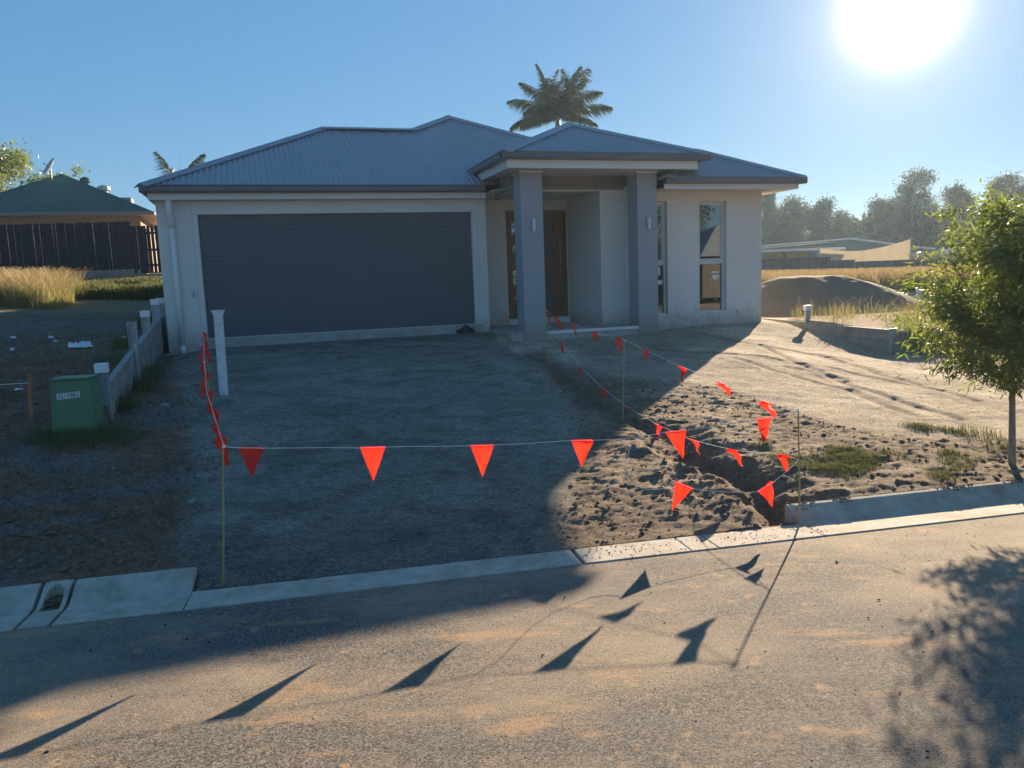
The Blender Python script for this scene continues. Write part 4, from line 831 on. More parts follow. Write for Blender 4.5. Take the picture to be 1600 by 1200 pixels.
MB().add([(0, -.02, 2.6), (14, -.02, 2.6), (14, -.02, 2.0), (6.2, -.02, 3.45), (0, -.02, 3.1)], [(0, 1, 3, 4)]).build('gable', MT['greysteel'], sh_)
cpo = empty('carport', (14.2, 46, 0), .02, label='low flat carport with pale openings beside the house corner', cat='carport')
MB().box(0, 5.5, 0, 5, 2.72, 2.86).build('roof', MT['alu'], cpo)
for x in (0.1, 1.9, 3.6, 5.3): MB().box(x, x+.12, .05, .17, .4, 2.72).build('post', MT['fencegrey'], cpo)
MB().box(.3, 5.2, 4.6, 4.75, .4, 2.7).build('back_wall', MT['cloth'], cpo)
# shade cloth hung from posts
sc_ = empty('shade_sail', (17.72, 45, 0), math.atan2(-3, 4.0)*.0, label='tan shade cloth hung like a screen above the fence on the right', cat='shade cloth')
b = MB(); vs = []; n = 24
P0, P1 = Vector((0, 0)), Vector((4.6, -1.2))
for i in range(n+1):
    f = i/n; top = 2.82-.30*math.sin(f*math.pi)*(1-f*.2)+.50*max(0, f-.35)**1.3; w_ = .05*math.sin(f*40)
    for j in range(7): g = j/6; vs.append((P0.x+(P1.x-P0.x)*f+.03*math.sin(f*30+g*3), P0.y+(P1.y-P0.y)*f+w_*(1-.3*g), top*(1-g)+1.2*g))
fs = [(i*7+j, i*7+j+1, (i+1)*7+j+1, (i+1)*7+j) for i in range(n) for j in range(6)]
b.add(vs, fs).build('cloth', MT['cloth'], sc_, smooth=True)
for f, zt in ((0, 2.9), (1, 3.2)): p_ = P0.lerp(P1, f); MB().tube([(p_.x, p_.y, .4), (p_.x, p_.y, zt)], .05, 8).build('post', MT['steel'], sc_)
lowr = empty('low_building', (24.2, 46, 0), .05, label='low building with a long flat pale edged roof at far right behind the young tree', cat='building')
MB().box(0, 11, 0, 6, .4, 2.2).build('walls', MT['tan'], lowr); MB().box(-.3, 11.4, -.4, 6.4, 2.2, 2.34).build('roof', MT['alu'], lowr); MB().box(1.5, 3, -.03, -.001, 1.0, 1.9).build('window', MT['black'], lowr)
# ------------------------------------------------------------ sand heap
HXc, HYc = 8.05, 20.6; n = 90; th = np.linspace(0, 2*np.pi, n, endpoint=False); rr = np.linspace(0, 1, 40)
T_, R_ = np.meshgrid(th, rr); rad = 2.75*(1+.10*np.sin(T_*2+.6)+.06*np.sin(T_*3+1.9)); xx = HXc+np.cos(T_)*R_*rad*1.12-.2; yy = HYc+np.sin(T_)*R_*rad*.9
hh = np.minimum(1.0, np.maximum(0, 1-R_)*1.38); hh = .93*(hh-.06*hh**4)+fbm(xx, yy, .35, 5, 101)*.09*np.minimum(1, (1-R_)*4)
zb, _c = ground_fields(xx, yy); zz = zb*(R_) + gz(HXc, HYc)*(1-R_) + hh - .05*(R_**6)
ix = np.arange(T_.size).reshape(T_.shape); F_ = np.stack([ix[:-1], np.roll(ix, -1, 1)[:-1], np.roll(ix, -1, 1)[1:], ix[1:]], -1).reshape(-1, 4)
tag(np_mesh('sand_heap', np.stack([xx, yy, zz], -1).reshape(-1, 3), F_[:, ::-1], mat('heap_sand', (.16, .13, .093), .95, .12, 2, .6, 30, spec=.1), smooth=True), 'flat topped heap of grey brown sand on the right lot beyond the house corner', 'sand heap')
# ------------------------------------------------------------ vegetation
def leaf_quads(C, D, Nn, Ls, Ws):
    """lens shaped leaves: centres C, directions D, side vectors Nn, lengths, widths -> V, F (two quads per leaf share the midrib bend)"""
    n = len(C); D = D/np.linalg.norm(D, axis=1, keepdims=True); S_ = np.cross(D, Nn); S_ /= np.linalg.norm(S_, axis=1, keepdims=True)+1e-9; U = np.cross(S_, D)
    L = Ls[:, None]; W_ = Ws[:, None]
    p0 = C; p1 = C+D*L*.45+S_*W_*.5+U*L*.04; p2 = C+D*L-U*L*.10; p3 = C+D*L*.45-S_*W_*.5+U*L*.04
    V = np.stack([p0, p1, p2, p3], 1).reshape(-1, 3); F_ = np.arange(4*n).reshape(n, 4); return V, F_
def rdir(n, rng): v = rng.normal(size=(n, 3)); return v/np.linalg.norm(v, axis=1, keepdims=True)
def clump_crown(name, parent, m, blobs, n, ls, ws, seed, down=.0, hollow=.5):
    rng = np.random.RandomState(seed); C = []
    wts = np.array([b[3]**2 for b in blobs]); wts = wts/wts.sum(); k = rng.choice(len(blobs), n, p=wts)
    B = np.array([b[:4] for b in blobs])[k]; d = rdir(n, rng); r = B[:, 3]*(hollow+(1-hollow)*rng.rand(n)**.6)*(1+.08*rng.normal(size=n))
    # sub clumps: pull leaves toward random twig tips
    C = B[:, :3]+d*r[:, None]*np.array([1, 1, .8]); tw = C[rng.randint(0, n, n//14)]
    j = rng.randint(0, len(tw), n); mixf = .0
    C = np.where(rng.rand(n)[:, None] < .75, tw[j]+rng.normal(size=(n, 3))*(ls*1.3), C)
    D = rdir(n, rng); D[:, 2] -= down; V, F_ = leaf_quads(C, D, rdir(n, rng), ls*(.6+.8*rng.rand(n)), ws*(.6+.8*rng.rand(n)))
    return np_mesh(name, V, F_, m, parent)
def trunk(parent, pts, r0_, m, name='trunk'): 
    n = len(pts); return MB().tube(pts, [r0_*(1-.75*i/(n-1)) for i in range(n)], 10).build(name, m, parent, smooth=True)
# far gum trees on the right, each with its own crown
far = [
 (27.6, 85, 9.3, 1.7, 'slender gum tree peeping out just right of the house corner'),
 (31.2, 87, 8.2, 3.2, 'broad rounded gum tree, first full crown right of the house in the far tree line'),
 (34.6, 86, 7.9, 2.9, 'rounded gum tree standing second from the house in the far tree line'),
 (37.6, 90, 6.6, 2.4, 'low gum tree in the dip of the far tree line'),
 (40.0, 86, 7.6, 3.0, 'gum tree with a flat topped crown left of the tallest tree'),
 (44.0, 86, 10.6, 3.3, 'tallest gum tree of the far tree line, with a high pointed crown'),
 (47.6, 84, 8.7, 2.6, 'gum tree just right of the tallest tree'),
 (50.4, 88, 8.2, 2.8, 'sparse gum tree standing behind the left edge of the young street tree'),
 (53.2, 84, 9.6, 3.2, 'tall gum tree behind the left half of the young street tree'),
 (57.0, 84, 9.8, 3.4, 'gum tree behind the middle of the young street tree'),
 (61.5, 84, 10.2, 3.8, 'gum tree behind the crown of the young street tree at the right edge')]
for i, (x, y, h, r, lab) in enumerate(far):
    z0 = 1.0; o = empty('gum_tree', (x, y, z0), label=lab, cat='tree', group='gum trees on the far right skyline')
    rng = np.random.RandomState(200+i); bl_ = []
    for k in range(11):
        f = k/10; a = rng.rand()*6.28; rr_ = r*(.75-.45*abs(f-.35)); bl_.append((math.cos(a)*r*.55*(1-f*.6), math.sin(a)*r*.5, h*(.28+.62*f), rr_*(.45+.3*rng.rand())))
    bl_.append((0, 0, h*.93, r*.25)); bl_.append((0, 0, h*.25, r*.8))
    clump_crown('crown', o, MT['leaf_gum'], bl_, 20000, .24, .13, 300+i, .3)
    trunk(o, [(0, 0, -1), (.2, 0, h*.3), (-.1, .2, h*.6), (.1, 0, h*.85)], .28, MT['palebark'])
    for k in range(3):
        a = rng.rand()*6.28; trunk(o, [(0.1, 0, h*(.3+.12*k)), (math.cos(a)*r*.4, math.sin(a)*r*.4, h*(.5+.12*k)), (math.cos(a)*r*.6, math.sin(a)*r*.6, h*(.62+.1*k))], .12, MT['palebark'], 'limb')
# understorey mass
rng = np.random.RandomState(9); n = 26000; xs_ = 18+rng.rand(n)*80; ys_ = 88+rng.rand(n)*8; hh = 4.6+1.6*np.array([math.sin(x*.31)+.6*math.sin(x*.83+1) for x in xs_])*.5
C = np.stack([xs_, ys_, 1+rng.rand(n)*np.maximum(2, hh+1.2)], -1); V, F_ = leaf_quads(C, rdir(n, rng), rdir(n, rng), .7+.5*rng.rand(n), .35+.2*rng.rand(n))
tag(np_mesh('distant_wood', V, F_, MT['leaf_gum']), 'dense low wood below the gum trees on the right horizon', 'wood', kind='stuff')
# left background trees
def bushy(name, x, y, z0, h, r, lab, m, n, ls, seed, cat='tree', grp=None):
    o = empty(name, (x, y, z0), label=lab, cat=cat, group=grp); rng = np.random.RandomState(seed); bl_ = []
    for k in range(12):
        f = k/11; a = rng.rand()*6.28; bl_.append((math.cos(a)*r*.6, math.sin(a)*r*.6, h*(.25+.62*f), r*(.3+.25*rng.rand())*(1.1-.4*f)))
    for k in range(4): a = rng.rand()*6.28; bl_.append((math.cos(a)*r*.9, math.sin(a)*r*.7, h*(.5+.45*rng.rand()), r*.16))
    clump_crown('crown', o, m, bl_, n, ls, ls*.45, seed, .2); trunk(o, [(0, 0, -.6), (.1, 0, h*.3), (0, .1, h*.8)], .18, MT['bark']); return o
bushy('feathery_tree', -31.8, 50, 2.2, 9.3, 3.4, 'sunlit yellow green feathery tree at the far left edge above the green roof', MT['leaf_left'], 26000, .24, 21, grp='yellow green trees behind the green roof')
bushy('feathery_tree', -27.2, 49, 2.2, 7.3, 2.0, 'smaller yellow green tree with loose sprigs directly behind the green roof ridge', MT['leaf_left'], 9000, .22, 22, grp='yellow green trees behind the green roof')
# palms
def palm(x, y, z0, zc, fr, n, lab, seed, rscale=1.0, specs=None):
    o = empty('palm_tree', (x, y, z0), label=lab, cat='palm', group='palms behind the house'); hc = zc-z0; rng = np.random.RandomState(seed)
    MB().tube([(0, 0, -.3), (.05, 0, hc*.5), (0, 0, hc-.5), (0, 0, hc)], [.16, .13, .11, .08], 12).build('trunk', MT['palebark'], o, smooth=True)
    MB().tube([(0, 0, hc-.9), (0, 0, hc-.5), (0, 0, hc-.05)], [.10, .13, .06], 12).build('crown_shaft', mat('crown_shaft_green', (.20, .24, .10), .5, .2, 3), o, smooth=True)
    for az, el, ln, bend in specs:
        V = []; F_ = []; pts = []; m_ = 26; p_ = np.array([0, 0, hc-.12]); e = el; st = ln/m_; hd = np.array([math.cos(az), math.sin(az)])
        for k in range(m_+1):
            pts.append(p_.copy()); d = np.array([hd[0]*math.cos(e), hd[1]*math.cos(e), math.sin(e)]); p_ = p_+d*st; e -= bend/m_*(.4+1.2*k/m_)
        side = np.array([-hd[1], hd[0], 0]); b = MB(); b.tube([tuple(q) for q in pts], [.020*(1-.85*i/m_) for i in range(m_+1)], 5)
        if el > 1.4: b.build('spear_leaf', MT['leaf_palm'], o, smooth=True); continue
        C = []; D = []; LL = []
        for k in range(3, m_):
            f = k/m_; tang = pts[min(k+1, m_)]-pts[k-1]; tang /= np.linalg.norm(tang)
            for sgn in (-1, 1):
                for q in range(5):
                    dd = side*sgn*(.9+.15*rng.randn())+tang*(.55+.5*f)+np.array([0, 0, -.62-.35*rng.rand()+.5*(q == 1)]); C.append(pts[k-1]+(pts[k]-pts[k-1])*(q/5)); D.append(dd); LL.append(ln*(.33*math.sin(math.pi*min(1, f*.85+.12))+.03)*(.85+.3*rng.rand()))
        C = np.array(C); D = np.array(D); LL = np.array(LL); V, F_ = leaf_quads(C, D, np.tile([0, 0, 1.], (len(C), 1))+rng.normal(size=(len(C), 3))*.4, LL, np.full(len(LL), .05)*rscale)
        fo = np_mesh('frond', V, F_, MT['leaf_palm'], o); r_ = b.build('midrib', MT['leaf_palm'], fo, smooth=True)
PI = math.pi
palm(2.6, 38, 1.2, 9.3, 2.6, 0, 'palm rising behind the roof between the main ridge and the porch roof', 31, 1.2,
     [(PI*.98, R(62), 2.5, .9), (PI*.93, R(77), 2.7, .35), (PI*.1, R(74), 2.7, .55), (PI*.4, R(79), 2.5, .3), (PI*.62, R(79), 2.3, .7), (-PI*.45, R(62), 2.3, 1.1), (PI*.5, R(60), 2.3, 1.2), (-PI*.2, R(66), 2.7, .9), (PI*1.03, R(38), 2.6, 1.0), (PI*.95, R(15), 2.5, 1.25), (-PI*.05, R(25), 2.7, .95), (.05, R(55), 2.6, 1.4), (.25, R(68), 2.4, .9), (PI*.6, R(70), 2.5, .8), (-PI*.35, R(30), 2.3, 1.2), (-PI*.65, R(32), 2.3, 1.2), (PI*.3, R(45), 2.4, 1.3), (PI*.75, R(40), 2.4, 1.3), (-PI*.12, R(2), 2.1, .9), (-PI*.9, R(2), 2.0, .9), (-PI*.5, R(10), 1.9, 1.0), (1.3, R(86), 2.6, .15)])
palm(-13.1, 32.5, 1.9, 5.85, 2.2, 0, 'small palm peeking over the left end of the garage roof', 32, 1.0,
     [(PI*.98, R(72), 1.9, .5), (PI*.15, R(62), 1.8, 1.1), (PI*.05, R(72), 1.9, .8), (PI, R(30), 1.6, 1.2), (PI*.9, R(50), 1.5, 1.4), (0, R(48), 1.7, 1.1), (.2, R(30), 1.6, 1.2), (-.3, R(20), 1.4, 1), (-PI*.6, R(40), 1.5, 1.2), (1.4, R(86), 1.5, .1), (PI*.5, R(50), 1.5, 1)])
# ------------------------------------------------------------ young street tree at the right edge
tx, ty = 4.27, 6.40; z0 = gz(tx, ty)
yt = empty('young_tree', (tx, ty, z0), label='young leafy street tree with narrow drooping leaves on the right verge', cat='tree')
rng = np.random.RandomState(77); tips = []
def branch(p, d, ln, r_, depth, name):
    pts = [p]; q = Vector(p); dd = Vector(d).normalized(); n = 6
    for k in range(n):
        dd = (dd+Vector(rng.normal(size=3))*.10+Vector((0, 0, .05))).normalized(); q = q+dd*ln/n; pts.append(tuple(q))
        if depth > 0 and k >= 1:
            for _ in range(2 if depth == 2 else 1):
                a = rng.rand()*6.28; sd = Vector((math.cos(a), math.sin(a), .15+.4*rng.rand())); branches.append((tuple(q), (dd*.5+sd).normalized(), ln*(.42+.2*rng.rand())*(1-.08*k), r_*.5, depth-1))
        if depth <= 1: tips.append((np.array(q), np.array(dd)))
    return MB().tube(pts, [r_*(1-.7*i/n) for i in range(n+1)], 6 if depth < 2 else 10).v, None, pts
branches = []; tb = MB()
def grow(root, d, ln, r_, depth, mb):
    stack = [(root, d, ln, r_, depth)]
    while stack:
        p, d, ln, r_, dep = stack.pop(); q = Vector(p); dd = Vector(d).normalized(); n = 6; pts = [tuple(q)]
        for k in range(n):
            dd = (dd+Vector(rng.normal(size=3))*.09+Vector((0, 0, .06))).normalized(); q = q+dd*ln/n; pts.append(tuple(q))
            if dep > 0 and (k >= 1 if dep == 2 else k >= 0):
                for _ in range(3 if dep == 2 else 2):
                    a = rng.rand()*6.28; sd = Vector((math.cos(a)*1.1, math.sin(a)*1.1, -.12+.5*rng.rand())); stack.append((tuple(q), (dd*.35+sd).normalized(), ln*(.45+.16*rng.rand())*(1-.07*k) if dep == 2 else ln*.55, r_*.42, dep-1))
            if dep <= 1: tips.append((np.array(q), np.array(dd)))
        mb.tube(pts, [max(.0015, r_*(1-.75*i/n)) for i in range(n+1)], 9 if dep == 2 else 4, caps=False)
t1 = MB(); grow((-.10, 0, .0), (-.03, 0, 1), 1.82, .030, 2, t1)
t2 = MB(); grow((.12, -.12, 0), (.06, -.03, 1), 1.75, .026, 2, t2)
t1.tube([(-.10, 0, -.1), (-.10, 0, .0)], .032, 9); t2.tube([(.12, -.12, -.1), (.12, -.12, 0)], .028, 9)
t1.build('trunk', MT['bark'], yt, smooth=True); t2.build('trunk', MT['bark'], yt, smooth=True)
TP_ = np.array([t[0] for t in tips]); TD = np.array([t[1] for t in tips]); n = 24000
keep = (TP_[:, 2] > .30); TP_ = TP_[keep]; TD = TD[keep]
j = rng.randint(0, len(TP_), n); C = TP_[j]+rng.normal(size=(n, 3))*.045; D = TD[j]*.5+rdir(n, rng)*.8; D[:, 2] -= .65
V, F_ = leaf_quads(C, D, rdir(n, rng),   .078*(.6+.7*rng.rand(n)), .016*(.7+.6*rng.rand(n)))
np_mesh('foliage', V, F_, MT['leaf_young'], yt)
print('tree leaves', n, 'tips', len(TP_), TP_.min(0), TP_.max(0))
# ------------------------------------------------------------ grasses
def blades(name, P, h, w, lean, m, lab, cat, seed, hv=.5, kind='stuff'):
    rng = np.random.RandomState(seed); n = len(P); a = rng.rand(n)*6.28; H_ = h*(1-hv/2+hv*rng.rand(n)); l = lean*rng.rand(n)*H_; d = np.stack([np.cos(a), np.sin(a)], -1); s_ = np.stack([-d[:, 1], d[:, 0]], -1)*w/2
    b0 = np.concatenate([P[:, :2]-s_, P[:, 2:]-.02], 1); b1 = np.concatenate([P[:, :2]+s_, P[:, 2:]-.02], 1)
    m0 = np.concatenate([P[:, :2]+d*l[:, None]*.35-s_*.8, (P[:, 2]+H_*.6)[:, None]], 1); m1 = np.concatenate([P[:, :2]+d*l[:, None]*.35+s_*.8, (P[:, 2]+H_*.6)[:, None]], 1)
    tt = np.concatenate([P[:, :2]+d*l[:, None], (P[:, 2]+H_)[:, None]], 1); t2_ = np.concatenate([P[:, :2]+d*l[:, None]+s_*.3, (P[:, 2]+H_*.99)[:, None]], 1)
    V = np.stack([b0, b1, m1, m0, t2_, tt], 1).reshape(-1, 3); k = np.arange(n)*6
    F_ = np.concatenate([np.stack([k, k+1, k+2, k+3], -1), np.stack([k+3, k+2, k+4, k+5], -1)]); o = np_mesh(name, V, F_, m); tag(o, lab, cat, kind=kind); return o
def scatter(n, x0, x1, y0, y1, seed, f=None):
    rng = np.random.RandomState(seed); x = x0+(x1-x0)*rng.rand(n); y = y0+(y1-y0)*rng.rand(n)
    if f is not None: k = f(x, y, rng); x, y = x[k], y[k]
    z, _ = ground_fields(x[None], y[None]); return np.stack([x, y, z[0]], -1)
fl_ = lambda x, y, r: (fbm(x, y, 2.0, 3, 5)+.5 > .30) & (x < -.556*y+1.6*fbm(x, y, 1.5, 3, 9)-.7*r.rand(len(x))**2) & (y > 19.2+1.2*fbm(x, y, 3, 2, 4)-.25*(x+14))
blades('tall_grass', scatter(60000, -24, -10, 18.5, 26, 1, fl_), .46, .016, .8, MT['limegrass'], 'tall green grass under the golden heads below the dark fence on the left', 'grass', 2, 1.0)
blades('dry_grass', scatter(50000, -24, -10, 18.5, 26, 2, fl_), .60, .012, .8, MT['drygrass'], 'golden dry grass heads in sunlight below the dark fence on the left', 'grass', 3, 1.1)
P = scatter(40000, -15.5, -8, 22.5, 28.3, 3, lambda x, y, r: (fbm(x, y, 1.2, 3, 6) > -.10) & (x > -.57*y))
blades('weeds', P, .34, .035, .7, MT['grass'], 'dark green weeds at the foot of the block wall beside the garage', 'weeds', 4)
P = scatter(120000, 8.5, 34, 25.7, 34, 5, lambda x, y, r: (fbm(x, y, 1.5, 3, 7) > -.2) & (y > 25.8+.6*fbm(x, y, 3, 2, 3)))
blades('dry_grass', P, .78, .022, .5, MT['drygrass'], 'band of tall golden dry grass behind the sand heap on the right lot', 'grass', 6)
wf = lambda x, y, r: (((x-HX)*cT+(y-HY)*sT) > 11.55) & (y < 17.8) & (fbm(x, y, .7, 3, 8) > -.02+.22*r.rand(len(x)))
blades('weeds', scatter(5200, 6.2, 10.0, 12.5, 18.6, 7, wf), .20, .008, 1.3, MT['limegrass'], 'straggly green weeds behind the right retaining wall in front of the sand heap', 'weeds', 8, 1.2)
blades('dry_weeds', scatter(2600, 6.2, 10.0, 12.5, 18.6, 8, wf), .30, .006, 1.0, MT['drygrass'], 'sparse dry stalks behind the right retaining wall in front of the sand heap', 'weeds', 9, 1.2)
def vg(x, y, r):
    s, n_ = SN(x, y); return (n_ > .62) & (n_ < 2.3+.4*np.sin(s*2)) & (s > 2.2) & (s < 4.4) & (fbm(x, y, .45, 4, 15)+.30*np.exp(-((s-3.25)/.75)**2-((n_-1.15)/.5)**2) > .10+.22*r.rand(len(x)))
P = scatter(200000, 2.0, 6.0, 5.2, 8.3, 9, vg)
blades('turf_patch', P, .026, .0045, 1.6, MT['grass'], 'patch of short bright green grass on the dirt verge left of the young tree', 'grass', 10)
P = scatter(9000, 4.2, 9, 5.8, 8.0, 11, lambda x, y, r: (SN(x, y)[1] > .6) & (SN(x, y)[1] < 2.0) & (fbm(x, y, .5, 3, 16) > .12))
blades('verge_weeds', P, .05, .006, .7, MT['grass'], 'thin weeds and grass round the foot of the young tree', 'weeds', 12)
P = np.concatenate([scatter(4200, -5.0, -3.7, 7.2, 8.3, 13, lambda x, y, r: (np.hypot((x+4.3)/.6, (y-7.72)/.32) < .6+.5*r.rand(len(x)))), scatter(2600, -5.6, -4.9, 6.3, 7.6, 14, lambda x, y, r: fbm(x, y, .3, 2, 3) > .05)])
blades('grass_tuft', P, .10, .006, .8, MT['grass'], 'green grass tufts growing round the foot of the green cabinet', 'grass', 14)
def alongwall(x, y, r):
    dx, dy = x-HX, y-HY; u = dx*cT+dy*sT; v = -dx*sT+dy*cT; return ((np.abs(u+.62) < .10+.08*r.rand(len(x))) & (v < -.4) & (v > -5) & (fbm(x, y, .6, 2, 33) > -.02)) | ((np.abs(u+1.05) < .15) & (v > -4) & (v < 2) & (fbm(x, y, .6, 2, 34) > .03))
P = scatter(60000, -7.5, -3.5, 8.2, 16, 15, alongwall)
blades('wall_weeds', P, .17, .007, .8, MT['grass'], 'weeds growing along both faces of the left retaining wall', 'weeds', 16)
P = scatter(9000, -9.5, -2.2, 4.9, 12, 17, lambda x, y, r: fbm(x, y, .5, 3, 35) > .14)
blades('straw', P, .05, .004, 2.2, MT['drygrass'], 'bits of dead straw and roots lying on the dark dirt on the left', 'straw', 18)
# ------------------------------------------------------------ stones and clods (stuff)
def rocks(name, P, r0_, r1_, m, lab, seed, cat='stones', pw=3):
    rng = np.random.RandomState(seed); n = len(P); t_ = (1+5**.5)/2
    I = np.array([(0,0,1),(1,0,.1),(.3,.95,-.1),(-.8,.6,.1),(-.8,-.6,-.1),(.3,-.95,.1),(0,0,-1)], float); T_ = np.array([(0,1,2),(0,2,3),(0,3,4),(0,4,5),(0,5,1),(6,2,1),(6,3,2),(6,4,3),(6,5,4),(6,1,5)])
    rad = r0_+(r1_-r0_)*rng.rand(n)**pw; sc3 = np.stack([rad*(.7+.6*rng.rand(n)), rad*(.7+.6*rng.rand(n)), rad*(.4+.4*rng.rand(n))], -1); a = rng.rand(n)*6.28
    V = I[None]*(.8+.4*rng.rand(n, 7, 1))*sc3[:, None]; c_, s_ = np.cos(a)[:, None], np.sin(a)[:, None]
    V = np.stack([V[..., 0]*c_-V[..., 1]*s_, V[..., 0]*s_+V[..., 1]*c_, V[..., 2]], -1)+P[:, None]; F_ = (T_[None]+np.arange(n)[:, None, None]*7).reshape(-1, 3)
    return tag(np_mesh(name, V.reshape(-1, 3), F_, m), lab, cat, kind='stuff')
MT['clod'] = mat('dry_clod', (.19, .14, .10), .95, .35, 9, .4, 60, spec=.1); MT['gravel'] = mat('pale_gravel', (.24, .23, .21), .9, .45, 14, .3, 60)
msk = lambda x, y, r: (SN(x, y)[1] > .3) & (x > np.interp(y, YRr, XRv)) & (y < np.interp(x, [.3, 1, 2, 2.66, 3.1, 3.5, 5, 9], [12, 10.5, 9.6, 9.2, 8.0, 7.1, 6.8, 7.0])+.5*r.rand(len(x))) & (fbm(x, y, .5, 3, 88)+.5 > r.rand(len(x))*.5+.2)
P = scatter(9000, .1, 5.5, 4.9, 10.2, 21, msk); rocks('clods', P, .004, .030, MT['clod'], 'small clods of earth scattered over the rough ground beside the trench', 22)
P = scatter(16000, -8, -1.8, 4.4, 12.5, 23, lambda x, y, r: (SN(x, y)[1] > .6) & (x < np.interp(y, YL, XLv)+.3) & (fbm(x, y, .9, 3, 25) > -.05)); rocks('pebbles', P, .004, .032, MT['clod'], 'small stones and clods strewn over the dark dirt on the left verge', 24)
P = scatter(7000, -2.6, .4, 4.5, 5.4, 26, lambda x, y, r: (SN(x, y)[1] > .29) & (SN(x, y)[0] > S_L+.02) & (r.rand(len(x)) < np.clip(1-(SN(x, y)[1]-.3)*1.7, 0, 1))); rocks('gravel', P, .003, .011, MT['gravel'], 'dark crushed gravel lying along the back of the driveway gutter', 27)
P = scatter(500, -4, -2.2, 4.8, 8.5, 28, lambda x, y, r: (SN(x, y)[1] > .5) & (fbm(x, y, .6, 3, 29) > .05)); rocks('pale_pebbles', P, .006, .022, MT['gravel'], 'pale pebbles between the left kerb and the front left stake', 30)
P = scatter(60, -3.47+.4, -3.2+.4, 3.9, 4.6, 31, None)
rng = np.random.RandomState(5); s_ = -3.12+(rng.rand(60)-.5)*.09; n_ = .26+rng.rand(60)*.18; P = np.stack([K0[0]+s_*kx-n_*ky, K0[1]+s_*ky+n_*kx, np.full(60, -.005)], -1); rocks('outlet_rubble', P, .004, .013, MT['clod'], 'stones and dirt inside the arched stormwater mouth in the left kerb', 32)
# single stones and rubbish one can point to
def stone(x, y, r_, lab, m, sq=.6, grp=None):
    rng = np.random.RandomState(int(abs(x*100))); b = MB(); vs = []; 
    for i in range(5):
        for k in range(8): ph = math.pi*i/4; a = 2*math.pi*k/8; q = r_*(.85+.3*rng.rand()); vs.append((q*math.sin(ph)*math.cos(a), q*math.sin(ph)*math.sin(a), q*math.cos(ph)*sq))
    fs = [(i*8+k, (i+1)*8+k, (i+1)*8+(k+1) % 8, i*8+(k+1) % 8) for i in range(4) for k in range(8)]
    o = b.add(vs, fs).build('stone', m, None, smooth=False); o.location = (x, y, gz(x, y)+r_*sq*.5); return tag(o, lab, 'stone', grp)
stone(-2.50, 5.86, .035, 'single pale stone on the dirt between the kerb and the front left stake', MT['gravel'])
stone(-4.1, 9.1, .06, 'grey stone lying behind the first post of the left retaining wall', MT['gravel'])
stone(-4.75, 9.2, .075, 'rounded pale rock in the dark dirt behind the green cabinet', MT['gravel'])
def rag(x, y, w, d, lab, m, seed, h=.05, rz=0):
    rng = np.random.RandomState(seed); n = 9; vs = []
    for i in range(n):
        for j in range(n):
            e = 1 if 0 < i < n-1 and 0 < j < n-1 else .2; vs.append(((i/(n-1)-.5)*w+rng.rand()*.02, (j/(n-1)-.5)*d*(.6+.4*math.sin(i))+rng.rand()*.02, e*h*rng.rand()))
    o = MB().add(vs, [(i*n+j, (i+1)*n+j, (i+1)*n+j+1, i*n+j+1) for i in range(n-1) for j in range(n-1)]).build('plastic_rag', m, None, smooth=True); o.location = (x, y, gz(x, y)+.01); o.rotation_euler = (0, 0, rz); return tag(o, lab, 'litter', 'scraps of white litter on the left dirt')
rag(-6.32, 11.49, .32, .22, 'crumpled white plastic rag lying on the dark dirt left of the retaining wall', MT['white'], 1, .10, -.3)
rag(-6.35, 8.0, .5, .3, 'grey white plastic sheet half buried at the left edge of the dirt', MT['pvc'], 2, .05, .2)
rag(-5.75, 9.05, .10, .06, 'small white scrap just left of the timber peg', MT['white'], 3, .03, .5)
k = 0
for x, y in ((-7.2, 12.3), (-6.9, 11.9), (-6.2, 12.6), (-6.0, 13.1), (-7.0, 11.0), (-7.6, 12.0), (-5.9, 12.2)):  # alike specks
    o = MB().box(-.035, .035, -.02, .02, 0, .03).build('litter_scrap', MT['white'], None, bevel=.004); o.location = (x, y, gz(x, y)); o.rotation_euler = (0, .2, k*1.3); k += 1
    tag(o, 'tiny white scrap of litter on the dark dirt left of the retaining wall', 'litter', 'tiny white scraps on the left dirt')
# dark crumbs on the asphalt
rng = np.random.RandomState(41); n = 260; s_ = -5+rng.rand(n)*9; n_ = -rng.rand(n)*3.6-.02; P = np.stack([K0[0]+s_*kx-n_*ky, K0[1]+s_*ky+n_*kx, -.088*n_-.002+.004], -1)
rocks('road_crumbs', P, .002, .011, mat('dark_crumb', (.035, .022, .016), .9, .3, 20), 'dark crumbs of dirt and dry leaf scattered over the asphalt', 42, 'debris', 4)
n = 1500; s_ = -6+rng.rand(n)*11; n_ = -rng.rand(n)**1.3*3.8-.02; P = np.stack([K0[0]+s_*kx-n_*ky, K0[1]+s_*ky+n_*kx, -.088*n_-.003], -1)
rocks('loose_chips', P, .0015, .006, MT['gravel'], 'loose pale stone chips on the asphalt', 43, 'gravel', 2)
n = 500; s_ = -.2+rng.rand(n)*2; n_ = rng.rand(n)*.26; P = np.stack([K0[0]+s_*kx-n_*ky, K0[1]+s_*ky+n_*kx, np.full(n, .005)], -1)
rocks('gutter_crumbs', P, .0015, .007, MT['clod'], 'crumbs of earth lying on the concrete gutter', 44, 'debris', 3)
n = 2200; s_ = 1.75+rng.rand(n)*5; n_ = .385+rng.rand(n)**.6*.11; zk = np.interp(n_, [.36, .41, .44, .465], [.040, .070, .082, .087]); kp_ = vnoise(s_*6, n_*0, 4)+.25*rng.rand(n) > .55+(.47-n_)*2.5
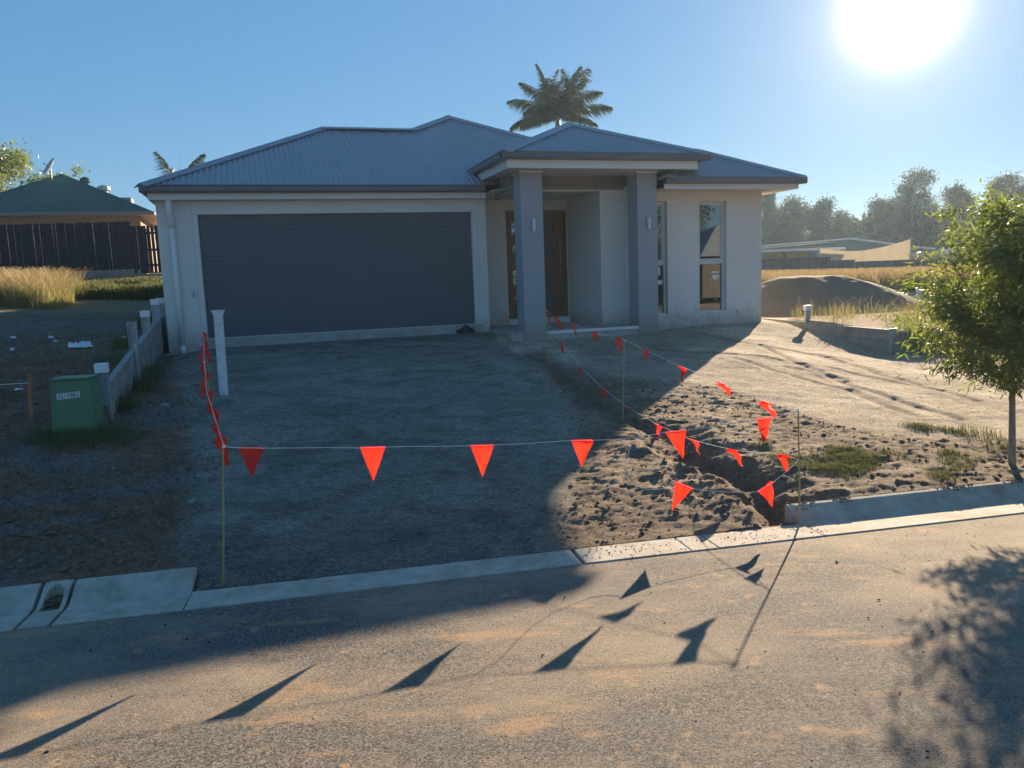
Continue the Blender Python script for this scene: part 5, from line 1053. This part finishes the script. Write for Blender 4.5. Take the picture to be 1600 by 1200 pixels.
P = np.stack([K0[0]+s_*kx-n_*ky, K0[1]+s_*ky+n_*kx, zk+.001], -1)[kp_]; rocks('spilt_earth', P, .002, .014, MT['clod'], 'crumbs of earth spilt over the top of the right hand kerb', 45, 'dirt', 2)
# ------------------------------------------------------------ across the street (seen only in the window glass)
ah = empty('facing_house', (SW(34, -20)[0], SW(34, -20)[1], 0), KA, label='low house with a pale hip roof across the street, mirrored in the windows', cat='house')
wallp(ah, 'front_wall', 'u', 0, .25, -6, 10, 0, 2.7, [(-4, -2, .9, 2.1), (1, 2, 0, 2.1), (4, 8.5, 0, 2.2)], MT['darkwall'])
MB().box(4, 8.5, -.15, -.1, 0, 2.2).build('garage_door', MT['garage'], ah); MB().box(1, 2, -.15, -.1, 0, 2.1).build('door', MT['timber'], ah); MB().box(-4, -2, -.15, -.1, .9, 2.1).build('window', MT['black'], ah)
MB().add([(-6.6, .8, 2.7), (10.6, .8, 2.7), (10.6, -9, 2.7), (-6.6, -9, 2.7), (-1.5, -4.1, 5.0), (5.5, -4.1, 5.0)], [(0, 1, 5, 4), (1, 2, 5), (2, 3, 4, 5), (3, 0, 4)]).build('roof', MT['roof'], ah)
MB().box(-5.9, 9.9, -8.2, -8.0, 0, 2.7).box(-6, -5.8, -8, -.01, 0, 2.7).box(9.8, 10, -8, -.01, 0, 2.7).build('other_walls', MT['darkwall'], ah)
for i, (x, y) in enumerate(((24, -30), (45, -24), (36, -36))):
    p_ = SW(x, y); bushy('garden_tree', p_[0], p_[1], 0, 8+i, 4.0, ['garden tree left of the facing house across the street', 'garden tree right of the facing house across the street', 'second garden tree farther right of the facing house'][i], MT['leaf_gum'], 4000, .4, 60+i, grp='garden trees across the street')

# ------------------------------------------------------------ thin haze volume, added to imitate the veiling lens glare
hz = MB().box(-424, 424, -124, 524, -3.5, 15.5).build('haze', None, None); tag(hz, kind='stuff')
m = bpy.data.materials.new('glare_haze'); m.use_nodes = True; t = m.node_tree; t.nodes.clear(); o_ = t.nodes.new('ShaderNodeOutputMaterial'); pv_ = t.nodes.new('ShaderNodeVolumePrincipled')
pv_.inputs['Color'].default_value = (.60, .80, 1, 1); pv_.inputs['Density'].default_value = .0006; pv_.inputs['Anisotropy'].default_value = .45; t.links.new(pv_.outputs[0], o_.inputs['Volume']); hz.data.materials.append(m)
